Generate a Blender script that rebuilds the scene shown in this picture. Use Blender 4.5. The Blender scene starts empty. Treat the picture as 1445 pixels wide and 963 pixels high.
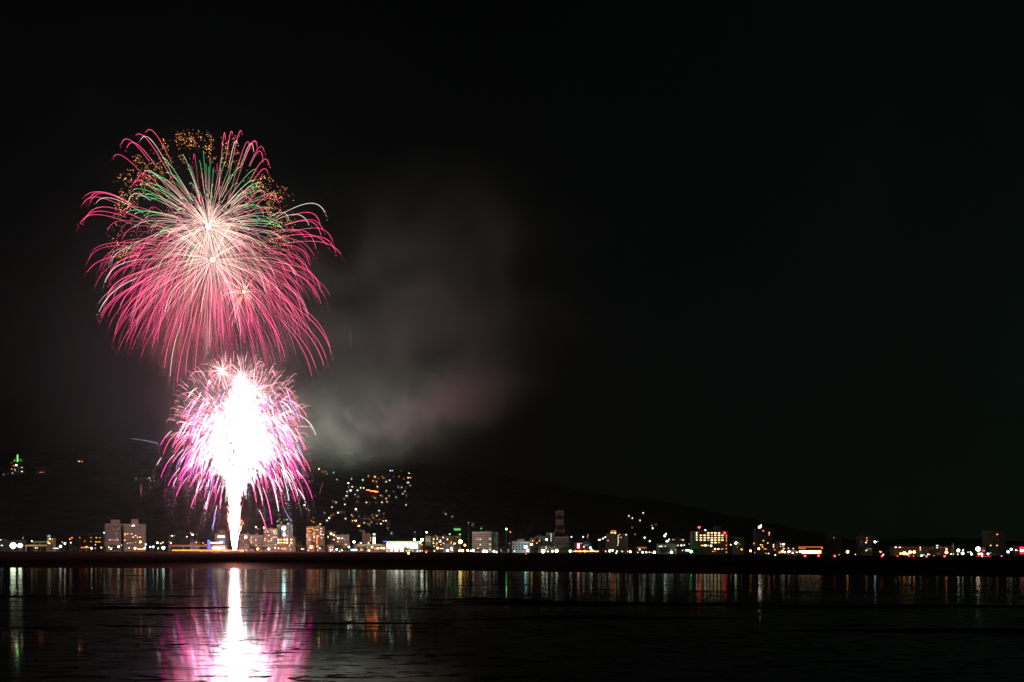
import bpy, math, random
import numpy as np
R = math.radians
random.seed(7)
rng = np.random.default_rng(11)
scene = bpy.context.scene

# ---------------------------------------------------------------- camera, world, exposure
CH = 7.0                 # height of the camera above the lake
PIX = 0.000705            # tangent per photograph pixel
HZ = 780.0                # row of the horizon
cam_d = bpy.data.cameras.new('camera')
cam_d.sensor_fit = 'HORIZONTAL'; cam_d.sensor_width = 36.0
cam_d.lens = 18.0 / (722.5 * PIX)
cam_d.shift_y = (HZ - 481.5) / 1445.0
cam_d.clip_start = 0.5; cam_d.clip_end = 30000
cam = bpy.data.objects.new('camera', cam_d)
cam.location = (0, 0, CH); cam.rotation_euler = (R(90), 0, 0)
scene.collection.objects.link(cam); scene.camera = cam

world = bpy.data.worlds.new('World'); scene.world = world; world.use_nodes = True
wn = world.node_tree; wn.nodes.clear()
def N(tree, kind, **kw):
    n = tree.nodes.new(kind)
    for k, v in kw.items():
        setattr(n, k, v)
    return n
sky = N(wn, 'ShaderNodeTexSky', sky_type='NISHITA', sun_disc=False, sun_elevation=R(3), sun_rotation=R(200))
bg1 = N(wn, 'ShaderNodeBackground'); bg1.inputs['Strength'].default_value = 0.0003
wn.links.new(sky.outputs[0], bg1.inputs['Color'])
tc = N(wn, 'ShaderNodeTexCoord'); sep = N(wn, 'ShaderNodeSeparateXYZ')
wn.links.new(tc.outputs['Generated'], sep.inputs[0])
mz = N(wn, 'ShaderNodeMath', operation='MULTIPLY'); mz.inputs[1].default_value = -1.5
ab = N(wn, 'ShaderNodeMath', operation='ABSOLUTE')
wn.links.new(sep.outputs['Z'], ab.inputs[0]); wn.links.new(ab.outputs[0], mz.inputs[0])
ex = N(wn, 'ShaderNodeMath', operation='EXPONENT'); wn.links.new(mz.outputs[0], ex.inputs[0])
mx = N(wn, 'ShaderNodeMapRange'); mx.inputs['From Min'].default_value = 0.0; mx.inputs['From Max'].default_value = 0.48
mx.inputs['To Min'].default_value = 0.12; mx.inputs['To Max'].default_value = 1.0
wn.links.new(sep.outputs['X'], mx.inputs['Value'])
mm = N(wn, 'ShaderNodeMath', operation='MULTIPLY'); wn.links.new(ex.outputs[0], mm.inputs[0]); wn.links.new(mx.outputs[0], mm.inputs[1])
ms = N(wn, 'ShaderNodeMath', operation='MULTIPLY'); ms.inputs[1].default_value = 0.0040
wn.links.new(mm.outputs[0], ms.inputs[0])
bg2 = N(wn, 'ShaderNodeBackground'); bg2.inputs['Color'].default_value = (0.28, 1.0, 0.72, 1)
wn.links.new(ms.outputs[0], bg2.inputs['Strength'])
addw = N(wn, 'ShaderNodeAddShader'); wo = N(wn, 'ShaderNodeOutputWorld')
wn.links.new(bg1.outputs[0], addw.inputs[0]); wn.links.new(bg2.outputs[0], addw.inputs[1]); wn.links.new(addw.outputs[0], wo.inputs['Surface'])

vs = scene.view_settings
vs.view_transform = 'Standard'; vs.look = 'None'; vs.exposure = 0.0; vs.gamma = 1.0; vs.use_curve_mapping = False
cy = scene.cycles
cy.max_bounces = 5; cy.diffuse_bounces = 1; cy.glossy_bounces = 2; cy.transmission_bounces = 1
cy.transparent_max_bounces = 64; cy.volume_bounces = 0
cy.sample_clamp_indirect = 6.0; cy.sample_clamp_direct = 0.0
cy.use_light_tree = True; cy.caustics_reflective = False; cy.caustics_refractive = False
cy.use_denoising = True
cy.filter_width = 1.5
cy.volume_step_rate = 1.0; cy.volume_max_steps = 96

# ---------------------------------------------------------------- helpers
def P(px, py, Y):
    return np.array([(px - 722.5) * PIX * Y, Y, CH + (HZ - py) * PIX * Y])
def link(o):
    scene.collection.objects.link(o); return o
def tag(o, label=None, cat=None, group=None, kind=None):
    if label: o['label'] = label
    if cat: o['category'] = cat
    if group: o['group'] = group
    if kind: o['kind'] = kind
    return o
def empty(name, loc, rz=0.0):
    o = bpy.data.objects.new(name, None); o.empty_display_size = 1.0
    o.location = tuple(float(v) for v in loc); o.rotation_euler = (0, 0, rz); return link(o)
def child(name, me, parent, loc=(0, 0, 0), scale=None, rot=None):
    o = bpy.data.objects.new(name, me); link(o); o.parent = parent
    o.location = tuple(float(v) for v in loc)
    if scale is not None: o.scale = scale
    if rot is not None: o.rotation_euler = rot
    return o
class MB:
    def __init__(s): s.v = []; s.f = []
    def box(s, x0, x1, y0, y1, z0, z1):
        b = len(s.v)
        s.v += [(x0,y0,z0),(x1,y0,z0),(x1,y1,z0),(x0,y1,z0),(x0,y0,z1),(x1,y0,z1),(x1,y1,z1),(x0,y1,z1)]
        s.f += [(b,b+3,b+2,b+1),(b+4,b+5,b+6,b+7),(b,b+1,b+5,b+4),(b+1,b+2,b+6,b+5),(b+2,b+3,b+7,b+6),(b+3,b,b+4,b+7)]
        return s
    def gable(s, x0, x1, y0, y1, z0, z1):
        b = len(s.v); xm = (x0+x1)/2
        s.v += [(x0,y0,z0),(x1,y0,z0),(x1,y1,z0),(x0,y1,z0),(xm,y0,z1),(xm,y1,z1)]
        s.f += [(b,b+3,b+2,b+1),(b,b+1,b+4),(b+2,b+3,b+5),(b+1,b+2,b+5,b+4),(b+3,b,b+4,b+5)]
        return s
    def bar(s, a, b_, r0, r1=None, n=6):
        a = np.array(a, float); c = np.array(b_, float); r1 = r0 if r1 is None else r1
        d = c - a; d /= np.linalg.norm(d)
        h = np.array([1.0,0,0]) if abs(d[0]) < .9 else np.array([0,1.0,0])
        u = np.cross(d, h); u /= np.linalg.norm(u); w = np.cross(d, u)
        k = len(s.v)
        for p, r in ((a, r0), (c, r1)):
            for i in range(n):
                t = 2*math.pi*i/n; s.v.append(tuple(p + r*(math.cos(t)*u + math.sin(t)*w)))
        for i in range(n):
            j = (i+1) % n; s.f.append((k+i, k+j, k+n+j, k+n+i))
        s.f.append(tuple(k+i for i in reversed(range(n)))); s.f.append(tuple(k+n+i for i in range(n)))
        return s
    def lathe(s, prof, n=12):
        k = len(s.v)
        for r, z in prof:
            for i in range(n):
                t = 2*math.pi*i/n; s.v.append((r*math.cos(t), r*math.sin(t), z))
        for a in range(len(prof)-1):
            for i in range(n):
                j = (i+1) % n; s.f.append((k+a*n+i, k+a*n+j, k+(a+1)*n+j, k+(a+1)*n+i))
        return s
    def mesh(s, name, m):
        me = bpy.data.meshes.new(name); me.from_pydata([tuple(map(float, q)) for q in s.v], [], s.f)
        if m: me.materials.append(m)
        me.update(); return me
    def build(s, name, m, parent=None):
        o = bpy.data.objects.new(name, s.mesh(name, m)); link(o)
        if parent: o.parent = parent
        return o

# ---------------------------------------------------------------- materials
def surf(name, col, rough=0.8, var=0.25, scale=0.4, spec=0.3, bump=0.0, metal=0.0):
    m = bpy.data.materials.new(name); m.use_nodes = True; t = m.node_tree; b = t.nodes['Principled BSDF']
    b.inputs['Roughness'].default_value = rough; b.inputs['Specular IOR Level'].default_value = spec; b.inputs['Metallic'].default_value = metal
    co = N(t, 'ShaderNodeTexCoord'); nz = N(t, 'ShaderNodeTexNoise'); nz.inputs['Scale'].default_value = scale; nz.inputs['Detail'].default_value = 5
    t.links.new(co.outputs['Object'], nz.inputs['Vector'])
    r = N(t, 'ShaderNodeValToRGB'); r.color_ramp.elements[0].position = .3; r.color_ramp.elements[1].position = .7
    r.color_ramp.elements[0].color = tuple(c*(1-var) for c in col) + (1,); r.color_ramp.elements[1].color = tuple(min(1, c*(1+var)) for c in col) + (1,)
    t.links.new(nz.outputs['Fac'], r.inputs[0]); t.links.new(r.outputs[0], b.inputs['Base Color'])
    if bump:
        bp = N(t, 'ShaderNodeBump'); bp.inputs['Strength'].default_value = bump; t.links.new(nz.outputs['Fac'], bp.inputs['Height']); t.links.new(bp.outputs[0], b.inputs['Normal'])
    return m
_em = {}
LC = {'W': (1.0,.93,.78), 'Y': (1.0,.62,.20), 'O': (1.0,.20,.03), 'A': (1.0,.38,.07), 'R': (1.0,.03,.05), 'G': (.22,1.0,.20), 'C': (.55,1.0,.98),
      'B': (.10,.16,1.0), 'L': (.82,1.0,.66), 'S': (1.0,.74,.62), 'M': (1.0,.1,.4)}
def glow(ck, strength, sample=False):
    key = (ck, round(strength, 2), sample)
    if key not in _em:
        m = bpy.data.materials.new('glow'); m.use_nodes = True; t = m.node_tree; t.nodes.clear()
        e = N(t, 'ShaderNodeEmission'); e.inputs['Color'].default_value = LC[ck] + (1,); e.inputs['Strength'].default_value = strength
        o = N(t, 'ShaderNodeOutputMaterial'); t.links.new(e.outputs[0], o.inputs['Surface'])
        m.cycles.emission_sampling = 'FRONT' if sample else 'NONE'
        _em[key] = m
    return _em[key]
spark_m = bpy.data.materials.new('burning_stars'); spark_m.use_nodes = True
t = spark_m.node_tree; t.nodes.clear()
at = N(t, 'ShaderNodeAttribute', attribute_name='glow'); e = N(t, 'ShaderNodeEmission'); e.inputs['Strength'].default_value = .48
o = N(t, 'ShaderNodeOutputMaterial'); t.links.new(at.outputs['Color'], e.inputs['Color'])
tr = N(t, 'ShaderNodeBsdfTransparent'); ad = N(t, 'ShaderNodeAddShader'); t.links.new(e.outputs[0], ad.inputs[0]); t.links.new(tr.outputs[0], ad.inputs[1]); t.links.new(ad.outputs[0], o.inputs['Surface'])
spark_m.cycles.emission_sampling = 'NONE'

M = dict(
    concrete=surf('concrete', (.22,.21,.20)), pale=surf('pale_render', (.28,.25,.245)), white=surf('white_render', (.50,.52,.50), var=.08),
    beige=surf('beige_tile', (.25,.21,.16)), brown=surf('brown_tile', (.17,.115,.085)), dark=surf('dark_render', (.10,.095,.09)), olive=surf('olive_render', (.26,.27,.20)),
    grey=surf('grey_panel', (.24,.25,.25)), roof=surf('roof_felt', (.10,.10,.10)), tile=surf('roof_tile', (.07,.065,.065)),
    glass=surf('dark_glass', (.03,.034,.038), rough=.15, spec=.5, var=.1), metal=surf('grey_metal', (.20,.20,.20), rough=.5, var=.1),
    steel_red=surf('red_steel', (.14,.022,.018), rough=.6), steel_white=surf('white_steel', (.26,.28,.26), rough=.6, var=.1),
    leaf=surf('leaf', (.05,.075,.03), rough=.7, scale=2.0, var=.5), bark=surf('bark', (.09,.065,.045), rough=.9),
    wood=surf('hut_wood', (.22,.15,.10)), lawn=surf('lawn', (.05,.12,.035)))

# ---------------------------------------------------------------- terrain
def interp(x, tab):
    return float(np.interp(x, [a for a, _ in tab], [b for _, b in tab]))
def shore_y(px): return interp(px, [(-900, 440), (0, 428), (330, 398), (620, 352), (900, 292), (1445, 236), (2300, 215)])
def top_z(px): return interp(px, [(-900, CH+1.2), (300, CH+1.2), (620, CH+.2), (800, CH-.8), (1000, CH-2.7), (1250, CH-4.4), (2300, CH-4.8)])
def land_z(px, Y):
    s = shore_y(px); tt = (Y - s) / (1260.0 - s)
    if tt <= 0: return -0.4
    return interp(tt, [(0, 0.05), (.45, .7), (.58, 1.1), (.76, .55*top_z(px)), (.93, .93*top_z(px)), (1.0, top_z(px)), (3, top_z(px)+.8)])
def px_of(X, Y): return X / (PIX * Y) + 722.5
RIDGE = [(-900,640),(-200,640),(0,634),(120,630),(250,618),(400,630),(520,642),(600,652),(700,672),(800,690),(925,706),(1050,735),(1200,760),(1445,767),(2300,760)]
def hill_z(px, Y):
    zr = CH + (HZ - interp(px, RIDGE)) * PIX * 3300.0
    q = min(1, max(0, (Y - 1680.0) / 1620.0)); q = q*q*(3-2*q)*.55 + q*.45
    X = (px-722.5)*PIX*Y
    n = 9*math.sin(X*.0093+1.3)*math.cos(Y*.0061) + 5*math.sin(X*.021+Y*.013) + 3*math.sin(X*.05-Y*.031)
    z = top_z(px)-1.0 + (zr - top_z(px)) * q + n * min(1, q*2) * .8
    z += 2.2*math.sin(X*.31+Y*.2)*math.sin(X*.13) + 1.6*math.sin(X*.73+1)
    return z if Y <= 3300 else z - (Y-3300)*.12
def sheet(name, pxs, Ys, fz, mat, kind='structure'):
    v = []; f = []
    for j, Yf in enumerate(Ys):
        for i, px in enumerate(pxs):
            Y = Yf(px); v.append(((px-722.5)*PIX*Y, Y, fz(px, Y)))
    n = len(pxs)
    for j in range(len(Ys)-1):
        for i in range(n-1):
            a = j*n+i; f.append((a, a+1, a+n+1, a+n))
    me = bpy.data.meshes.new(name); me.from_pydata([tuple(map(float,q)) for q in v], [], f); me.materials.append(mat)
    me.polygons.foreach_set('use_smooth', [True]*len(me.polygons)); me.update()
    o = bpy.data.objects.new(name, me); link(o); tag(o, kind=kind); return o

# wet tidal mud in front of the town; pink firework spill put into its colour
mud = bpy.data.materials.new('wet_mud'); mud.use_nodes = True; t = mud.node_tree; b = t.nodes['Principled BSDF']
co = N(t, 'ShaderNodeTexCoord')
mp = N(t, 'ShaderNodeMapping'); mp.inputs['Scale'].default_value = (.01, .03, .01); t.links.new(co.outputs['Object'], mp.inputs[0])
nz = N(t, 'ShaderNodeTexNoise'); nz.inputs['Scale'].default_value = 1.0; nz.inputs['Detail'].default_value = 8; t.links.new(mp.outputs[0], nz.inputs[0])
rr = N(t, 'ShaderNodeValToRGB'); rr.color_ramp.elements[0].color = (.012,.006,.005,1); rr.color_ramp.elements[1].color = (.034,.018,.014,1); rr.color_ramp.elements[0].position=.35; rr.color_ramp.elements[1].position=.65
t.links.new(nz.outputs[0], rr.inputs[0]); t.links.new(rr.outputs[0], b.inputs['Base Color'])
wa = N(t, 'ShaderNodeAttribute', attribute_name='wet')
def wet_map(a, c, sock):
    q = N(t, 'ShaderNodeMapRange'); t.links.new(wa.outputs['Fac'], q.inputs[0]); q.inputs[3].default_value = a; q.inputs[4].default_value = c; t.links.new(q.outputs[0], b.inputs[sock])
b.inputs['Roughness'].default_value = .95; b.inputs['Specular IOR Level'].default_value = 0.0
gl = N(t, 'ShaderNodeBsdfGlossy'); gl.inputs['Color'].default_value = (.9,.46,.42,1); gl.inputs['Roughness'].default_value = .36  # pink firework glow put into the gloss tint
df = N(t, 'ShaderNodeBsdfDiffuse'); t.links.new(rr.outputs[0], df.inputs['Color'])
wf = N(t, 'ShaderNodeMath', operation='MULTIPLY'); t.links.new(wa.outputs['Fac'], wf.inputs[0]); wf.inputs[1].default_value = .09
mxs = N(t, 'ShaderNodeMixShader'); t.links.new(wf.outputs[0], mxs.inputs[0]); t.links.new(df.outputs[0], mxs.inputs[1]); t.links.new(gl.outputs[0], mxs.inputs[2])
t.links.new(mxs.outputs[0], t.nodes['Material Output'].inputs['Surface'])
pxs = np.linspace(-900, 2300, 161)
fr = [0, .1, .2, .3, .4, .5, .55, .6, .66, .7, .75, .8, .85, .9, .93, .96, 1.0, 1.15, 1.5, 2.2, 4, 9]
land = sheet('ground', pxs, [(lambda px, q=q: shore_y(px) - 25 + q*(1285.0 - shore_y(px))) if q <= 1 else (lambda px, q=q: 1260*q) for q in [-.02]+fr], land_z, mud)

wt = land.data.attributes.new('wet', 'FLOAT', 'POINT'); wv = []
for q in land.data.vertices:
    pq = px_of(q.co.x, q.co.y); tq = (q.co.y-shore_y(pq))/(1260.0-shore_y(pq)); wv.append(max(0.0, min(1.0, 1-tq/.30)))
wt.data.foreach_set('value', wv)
forest = surf('dark_forest', (.10,.14,.11), rough=.95, scale=.03, var=.6, spec=.05, bump=.6)
hills = sheet('hills', np.linspace(-900, 2300, 801), [(lambda px, q=q: q) for q in list(np.linspace(1650, 3300, 60)) + [3600, 4200, 5500]], hill_z, forest)

# water
wat = bpy.data.materials.new('lake_water'); wat.use_nodes = True; t = wat.node_tree; b = t.nodes['Principled BSDF']
b.inputs['Base Color'].default_value = (.004,.006,.007,1); b.inputs['IOR'].default_value = 1.6
co = N(t, 'ShaderNodeTexCoord')
def noise(scale, detail, sx=1.0, sy=1.0, dist=0.0, rough=.5):
    mp = N(t, 'ShaderNodeMapping'); mp.inputs['Scale'].default_value = (scale*sx, scale*sy, scale); t.links.new(co.outputs['Object'], mp.inputs[0])
    nn = N(t, 'ShaderNodeTexNoise'); nn.inputs['Scale'].default_value = 1; nn.inputs['Detail'].default_value = detail; nn.inputs['Distortion'].default_value = dist; nn.inputs['Roughness'].default_value = rough
    t.links.new(mp.outputs[0], nn.inputs[0]); return nn.outputs['Fac']
def rng_map(src, a, b_, c=0.0, d=1.0):
    r = N(t, 'ShaderNodeMapRange', interpolation_type='SMOOTHSTEP'); t.links.new(src, r.inputs[0])
    for k, v in zip((1,2,3,4), (a,b_,c,d)): r.inputs[k].default_value = v
    return r.outputs[0]
def mth(op, a, b_):
    m = N(t, 'ShaderNodeMath', operation=op)
    for i, q in enumerate((a, b_)):
        if isinstance(q, (int, float)): m.inputs[i].default_value = q
        else: t.links.new(q, m.inputs[i])
    return m.outputs[0]
geo = N(t, 'ShaderNodeNewGeometry'); sy = N(t, 'ShaderNodeSeparateXYZ'); t.links.new(geo.outputs['Position'], sy.inputs[0])
far = mth('MULTIPLY', rng_map(noise(.0325, 4, .40, 1.0, .4), .57, .66), rng_map(noise(.3, 5, .3, 1.0), .38, .58))
mid = rng_map(noise(.147, 5, .50, 1.0, .8), .585, .65)
near = rng_map(noise(.75, 5, .55, 1.0, .8, .6), .515, .575)
near = mth('MULTIPLY', near, rng_map(noise(.07, 3, .7, 1.0), .40, .60, .55, 1.0))
far = mth('MULTIPLY', far, rng_map(sy.outputs['Y'], 85, 135)); mid = mth('MULTIPLY', mid, rng_map(sy.outputs['Y'], 62, 105))
ruffle_dim = rng_map(sy.outputs['Y'], 60, 260, .02, .70)      # dark matte share grows with distance, dimming town reflections like wind-ruffled water
patch = mth('MAXIMUM', ruffle_dim, mth('MAXIMUM', mth('MULTIPLY', far, .99), mth('MAXIMUM', mth('MULTIPLY', mid, .99), mth('MULTIPLY', near, .99))))
t.links.new(mth('ADD', mth('MULTIPLY', patch, .06), .048), b.inputs['Roughness'])
df = N(t, 'ShaderNodeBsdfDiffuse'); df.inputs['Color'].default_value = (.010,.010,.009,1)
mix = N(t, 'ShaderNodeMixShader'); t.links.new(patch, mix.inputs[0]); t.links.new(b.outputs[0], mix.inputs[1]); t.links.new(df.outputs[0], mix.inputs[2])
t.links.new(mix.outputs[0], t.nodes['Material Output'].inputs['Surface'])
w = MB(); w.v = [(-5000,-400,0),(5000,-400,0),(5000,1000,0),(-5000,1000,0)]; w.f = [(0,1,2,3)]
tag(w.build('water', wat), kind='structure')

# mud shoals just breaking the surface: irregular flat banks
def shoal(px0, px1, py, th, seed):
    r = random.Random(seed); d = CH / ((py-HZ)*PIX)
    x0 = (px0-722.5)*PIX*d; x1 = (px1-722.5)*PIX*d; L = (x1-x0)/2; wd = th*d*d*PIX/CH/2
    m = MB(); n = 120; c = len(m.v); rings = (1.0, .93, .7, 0.0); hh = (-.03, .02, .05, .06)
    ph = [r.uniform(0, 6.28) for _ in range(8)]
    for q, h in zip(rings, hh):
        for i in range(n):
            a = 2*math.pi*i/n
            k = 1 + .22*math.sin(3*a+ph[0]) + .16*math.sin(7*a+ph[1]) + .10*math.sin(15*a+ph[2]) + .06*math.sin(31*a+ph[3])
            m.v.append((L*q*k*math.cos(a), wd*q*k*math.sin(a)+.25*wd*math.sin(3*math.cos(a)+ph[4]), h))
    for s in range(3):
        for i in range(n):
            j = (i+1) % n; m.f.append((s*n+i, s*n+j, (s+1)*n+j, (s+1)*n+i))
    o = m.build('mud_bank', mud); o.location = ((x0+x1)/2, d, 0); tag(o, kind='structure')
for i, a in enumerate([(110,330,858,3.4),(420,610,880,1.6),(20,110,886,1.4),(345,410,836.5,.8),(620,1040,852,7),(1040,1500,856,6),(620,760,846,2),(1150,1500,890,7),(700,1000,872,5),
                       (-60,90,842,1.8),(200,280,842,.9),(150,230,884,1.2)]):
    shoal(*a, seed=i+3)

# ---------------------------------------------------------------- fireworks
FY = 1200.0
class Sparks:
    """collects glowing tubes and grains with a colour at every vertex"""
    def __init__(s): s.v = []; s.f = []; s.c = []
    def tube(s, pts, rad, cols):
        pts = np.asarray(pts, float); n = len(pts); k = len(s.v)
        tan = np.gradient(pts, axis=0); tan /= np.linalg.norm(tan, axis=1)[:, None] + 1e-9
        ref = np.array([.3, .9, .2]); u = np.cross(tan, ref); u /= np.linalg.norm(u, axis=1)[:, None] + 1e-9; w = np.cross(tan, u)
        for i in range(n):
            for a in (0, 2.0944, 4.18879):
                s.v.append(tuple(pts[i] + rad[i]*(math.cos(a)*u[i] + math.sin(a)*w[i]))); s.c.append(tuple(cols[i]))
        for i in range(n-1):
            for a in range(3):
                b_ = (a+1) % 3; s.f.append((k+i*3+a, k+i*3+b_, k+i*3+3+b_, k+i*3+3+a))
    def grain(s, p, r, col):
        k = len(s.v)
        for d in ((1,0,0),(-1,0,0),(0,1,0),(0,-1,0),(0,0,1),(0,0,-1)):
            s.v.append((p[0]+r*d[0], p[1]+r*d[1], p[2]+r*d[2])); s.c.append(tuple(col))
        for a, b_, c in ((0,2,4),(2,1,4),(1,3,4),(3,0,4),(2,0,5),(1,2,5),(3,1,5),(0,3,5)): s.f.append((k+a,k+b_,k+c))
    def build(s, name, parent, stuff=False):
        me = bpy.data.meshes.new(name); o_ = np.array(parent.location)
        me.from_pydata([tuple(np.array(q)-o_) for q in s.v], [], s.f)
        ca = me.color_attributes.new('glow', 'FLOAT_COLOR', 'POINT')
        ca.data.foreach_set('color', np.array([tuple(c)+(1.0,) for c in s.c], dtype=np.float32).ravel())
        me.materials.append(spark_m); me.update()
        o = bpy.data.objects.new(name, me); link(o); o.parent = parent
        if stuff: o['kind'] = 'stuff'
        return o
U = PIX * FY             # metres per photograph pixel at the fireworks
def lerp_col(s, stops):
    ss = [a for a, _ in stops]
    return np.array([np.interp(s, ss, [c[i] for _, c in stops]) for i in range(3)])
def star_path(c, D, g, k=3.0, n=16, s0=0.0, s1=1.0):
    """drag-slowed star: c centre, D reach vector, g drop, all metres"""
    s = np.linspace(s0, s1, n); q = (1-np.exp(-k*s))/(1-math.exp(-k))
    p = c[None, :] + q[:, None]*D[None, :]; p[:, 2] -= g*s**2; return s, p
def rand_dir():
    v = rng.normal(size=3); return v/np.linalg.norm(v)
PINK = (1.55,.10,.36); ROSE = (1.25,.22,.34); CREAM = (1.9,1.25,1.0); PALE = (1.7,.85,.85); WHITE = (3,2.6,2.4); SALMON = (1.3,.38,.34)
MAG = (1.5,.06,.60); VIO = (.75,.45,1.7); GREEN = (.10,.75,.22); LIME = (.45,.95,.5); GOLD = (1.6,.62,.22)
def burst_light(parent, power, col, size, dz=0.0):
    l = bpy.data.lights.new('burst_flash', 'POINT'); l.energy = power; l.color = col; l.shadow_soft_size = size
    o = bpy.data.objects.new('burst_flash', l); link(o); o.parent = parent; o.location = (0, 0, dz)
def core_ball(name, parent, r, ck, st):
    m = MB(); n = 8
    m.lathe([(r*math.sin(math.pi*i/n)*(1+.12*math.sin(i*2.3)), -r*math.cos(math.pi*i/n)) for i in range(n+1)], 14)
    return m.build(name, glow(ck, st), parent)

# 1. the big pink chrysanthemum shell
c2 = P(300, 367, FY); big = empty('firework_burst', c2)
tag(big, 'largest firework burst in the sky, pink trails hooking down at their ends', 'firework')
core_ball('core', big, 2.3, 'S', 14)
burst_light(big, 2.2e5, (1.0,.78,.77), 6)
tips = [(192,191,0),(206,187,0),(199,197,1),(171,204,0),(179,209,0),(160,222,0),(200,251,0),(193,257,0),(187,262,0),(181,285,1),(120,277,0),(126,281,0),(117,288,0),(127,287,0),(136,286,1),(113,316,0),(118,311,0),(122,306,0),
        (318,198,0),(328,189,0),(341,187,0),(335,203,1),(361,200,0),(352,205,0),(363,208,0),(373,215,0),(371,225,0),(358,214,1),(380,234,0),(378,244,0),(348,282,0),(359,275,0),(374,277,0),(393,287,0),
        (459,301,1),(452,316,0),(455,323,0),(453,332,0),(470,342,0),(461,346,0),(481,359,0),(474,357,0),(436,318,1),(430,335,0),(446,352,0),
        (437,375,0),(452,406,0),(443,398,0),(453,429,0),(447,420,0),(436,450,0),(425,440,0),(465,490,0),(467,498,0),(457,516,0),(460,505,0),(440,531,0),(446,520,0),(402,505,0),(395,498,0),
        (148,399,1),(153,392,0),(142,446,0),(140,440,1),(150,425,0),(162,473,0),(170,455,0),(160,420,0),(215,490,0),(222,480,0),(240,531,1),(250,541,0),(232,520,0),(262,530,0),(275,525,0),(207,470,0),(190,440,0),(185,460,0)]
big_grains = Sparks()
def pink_trail(sp, tip, white, Yoff, g, dim=1.0, wid=1.0, s0=None, c=None):
    c = c2 if c is None else c; T = P(tip[0], tip[1], FY + Yoff); D = T - c; D[2] += g
    s, p = star_path(c, D, g, k=rng.uniform(2.2,3.3), n=22, s0=s0 if s0 is not None else rng.uniform(.16,.42))
    end = (1.25,1.1,.9) if white else (1.75,.11,.40)
    st = [(0, (.45,.28,.22)), (.14, (.65,.30,.26)), (.36, (1.0,.26,.28) if not white else (1.0,.75,.6)), (.55, tuple(.85*e for e in end)), (1, tuple(.9*e for e in end))]
    cols = [lerp_col(q, st)*dim*rng.uniform(.85,1.1) for q in s]
    rad = [wid*U*(.18 + .28*min(1, q*1.5))*rng.uniform(.9,1.1) * (1 if q < .93 else .75) for q in s]
    sp.tube(p, rad, cols)
    d = p[-1]-p[-2]                                  # a few breaking grains past the tip
    for i in range(rng.integers(2, 5)):
        big_grains.grain(p[-1] + d*(i+1)*.9 + np.array([0,0,-.2*i*i]) + rng.normal(size=3)*.6, U*rng.uniform(.4,.7), np.array(end)*rng.uniform(.3,.7)*dim)
for x, y, wh in tips:
    sp = Sparks(); pink_trail(sp, (x, y), wh, rng.uniform(-60, 60), U*rng.uniform(34,54), dim=1.1, wid=rng.uniform(.7,.95)); sp.build('pink_trail', big)
sp = Sparks()
for i in range(1000):                                  # the dense rest of the shell
    d = rand_dir(); rr_ = U*rng.uniform(80, 166)
    if d[2] > .15 and rng.random() < .75: continue
    T = c2 + d*rr_; T[2] -= U*32
    px = px_of(T[0], T[1]); py = HZ - (T[2]-CH)/(PIX*T[1])
    if py > 505 and px < 300 and rng.random() < .5: continue
    pink_trail(sp, (px, py), rng.random() < .08, T[1]-FY, U*rng.uniform(20,44), dim=rng.uniform(.32,1.05)*(1 if py < 470 else max(.35, 1-(py-470)/70)), wid=rng.uniform(.4,.85), s0=rng.uniform(.05,.45), c=c2+np.array([rng.normal()*9, rng.normal()*9, rng.normal()*9+12*(i % 3)])*U)
sp.build('fine_trails', big, stuff=True)
big_grains.build('tip_sparks', big, stuff=True)

# 2. the green shell with its ring of orange glitter
c1 = P(294, 320, FY-20); grn = empty('firework_burst', c1)
tag(grn, 'green-tipped firework burst with a white centre inside a ring of orange glitter', 'firework')
core_ball('core', grn, 2.7, 'W', 16)
burst_light(grn, 1.4e5, (1.0,.72,.62), 6)
n = 0
while n < 96:
    d = rand_dir()
    if d[2] < .12 - .25*rng.random(): continue
    n += 1; D = d*U*rng.uniform(96,112); D[2] += U*4
    s, p = star_path(c1, D, U*rng.uniform(12,18), k=2.2, n=14, s0=.22, s1=1)
    st = [(0, CREAM), (.38, (1.0,.8,.6)), (.50, (.30,.55,.25)), (.58, (.10,.85,.24)), (.86, (.10,.72,.25)), (.95, LIME), (1, (1.3,1.3,1.1))]
    sp = Sparks(); k = rng.uniform(.5,1.0)
    sp.tube(p, [U*(.3 if q < .5 else .42) for q in s], [lerp_col(q, st)*k for q in s]); sp.build('green_trail', grn)
sp = Sparks()
for i in range(680):                                  # cream pistil around the two centres
    c = c1 if i % 3 else c2
    d = rand_dir(); D = d*U*rng.uniform(40,105)
    if d[2] > .1 and c is c1: D *= .66
    s, p = star_path(c, D, U*rng.uniform(6,22), k=1.7, n=11, s0=rng.uniform(.015,.2), s1=1)
    tint = rng.random(); endc = PALE if tint < .45 else ((1.1,.85,.5) if tint < .7 else ROSE)
    k = rng.uniform(.3,.95)
    sp.tube(p, [U*.24*(1-.3*q) for q in s], [lerp_col(q, [(0, (.9,.7,.55)), (.12, (.85,.6,.48)), (.4, (1.35,.9,.75)), (.7, endc), (1, tuple(.6*e for e in endc))])*k for q in s])
sp.build('pistil_trails', grn, stuff=True)
sp = Sparks()
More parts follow.
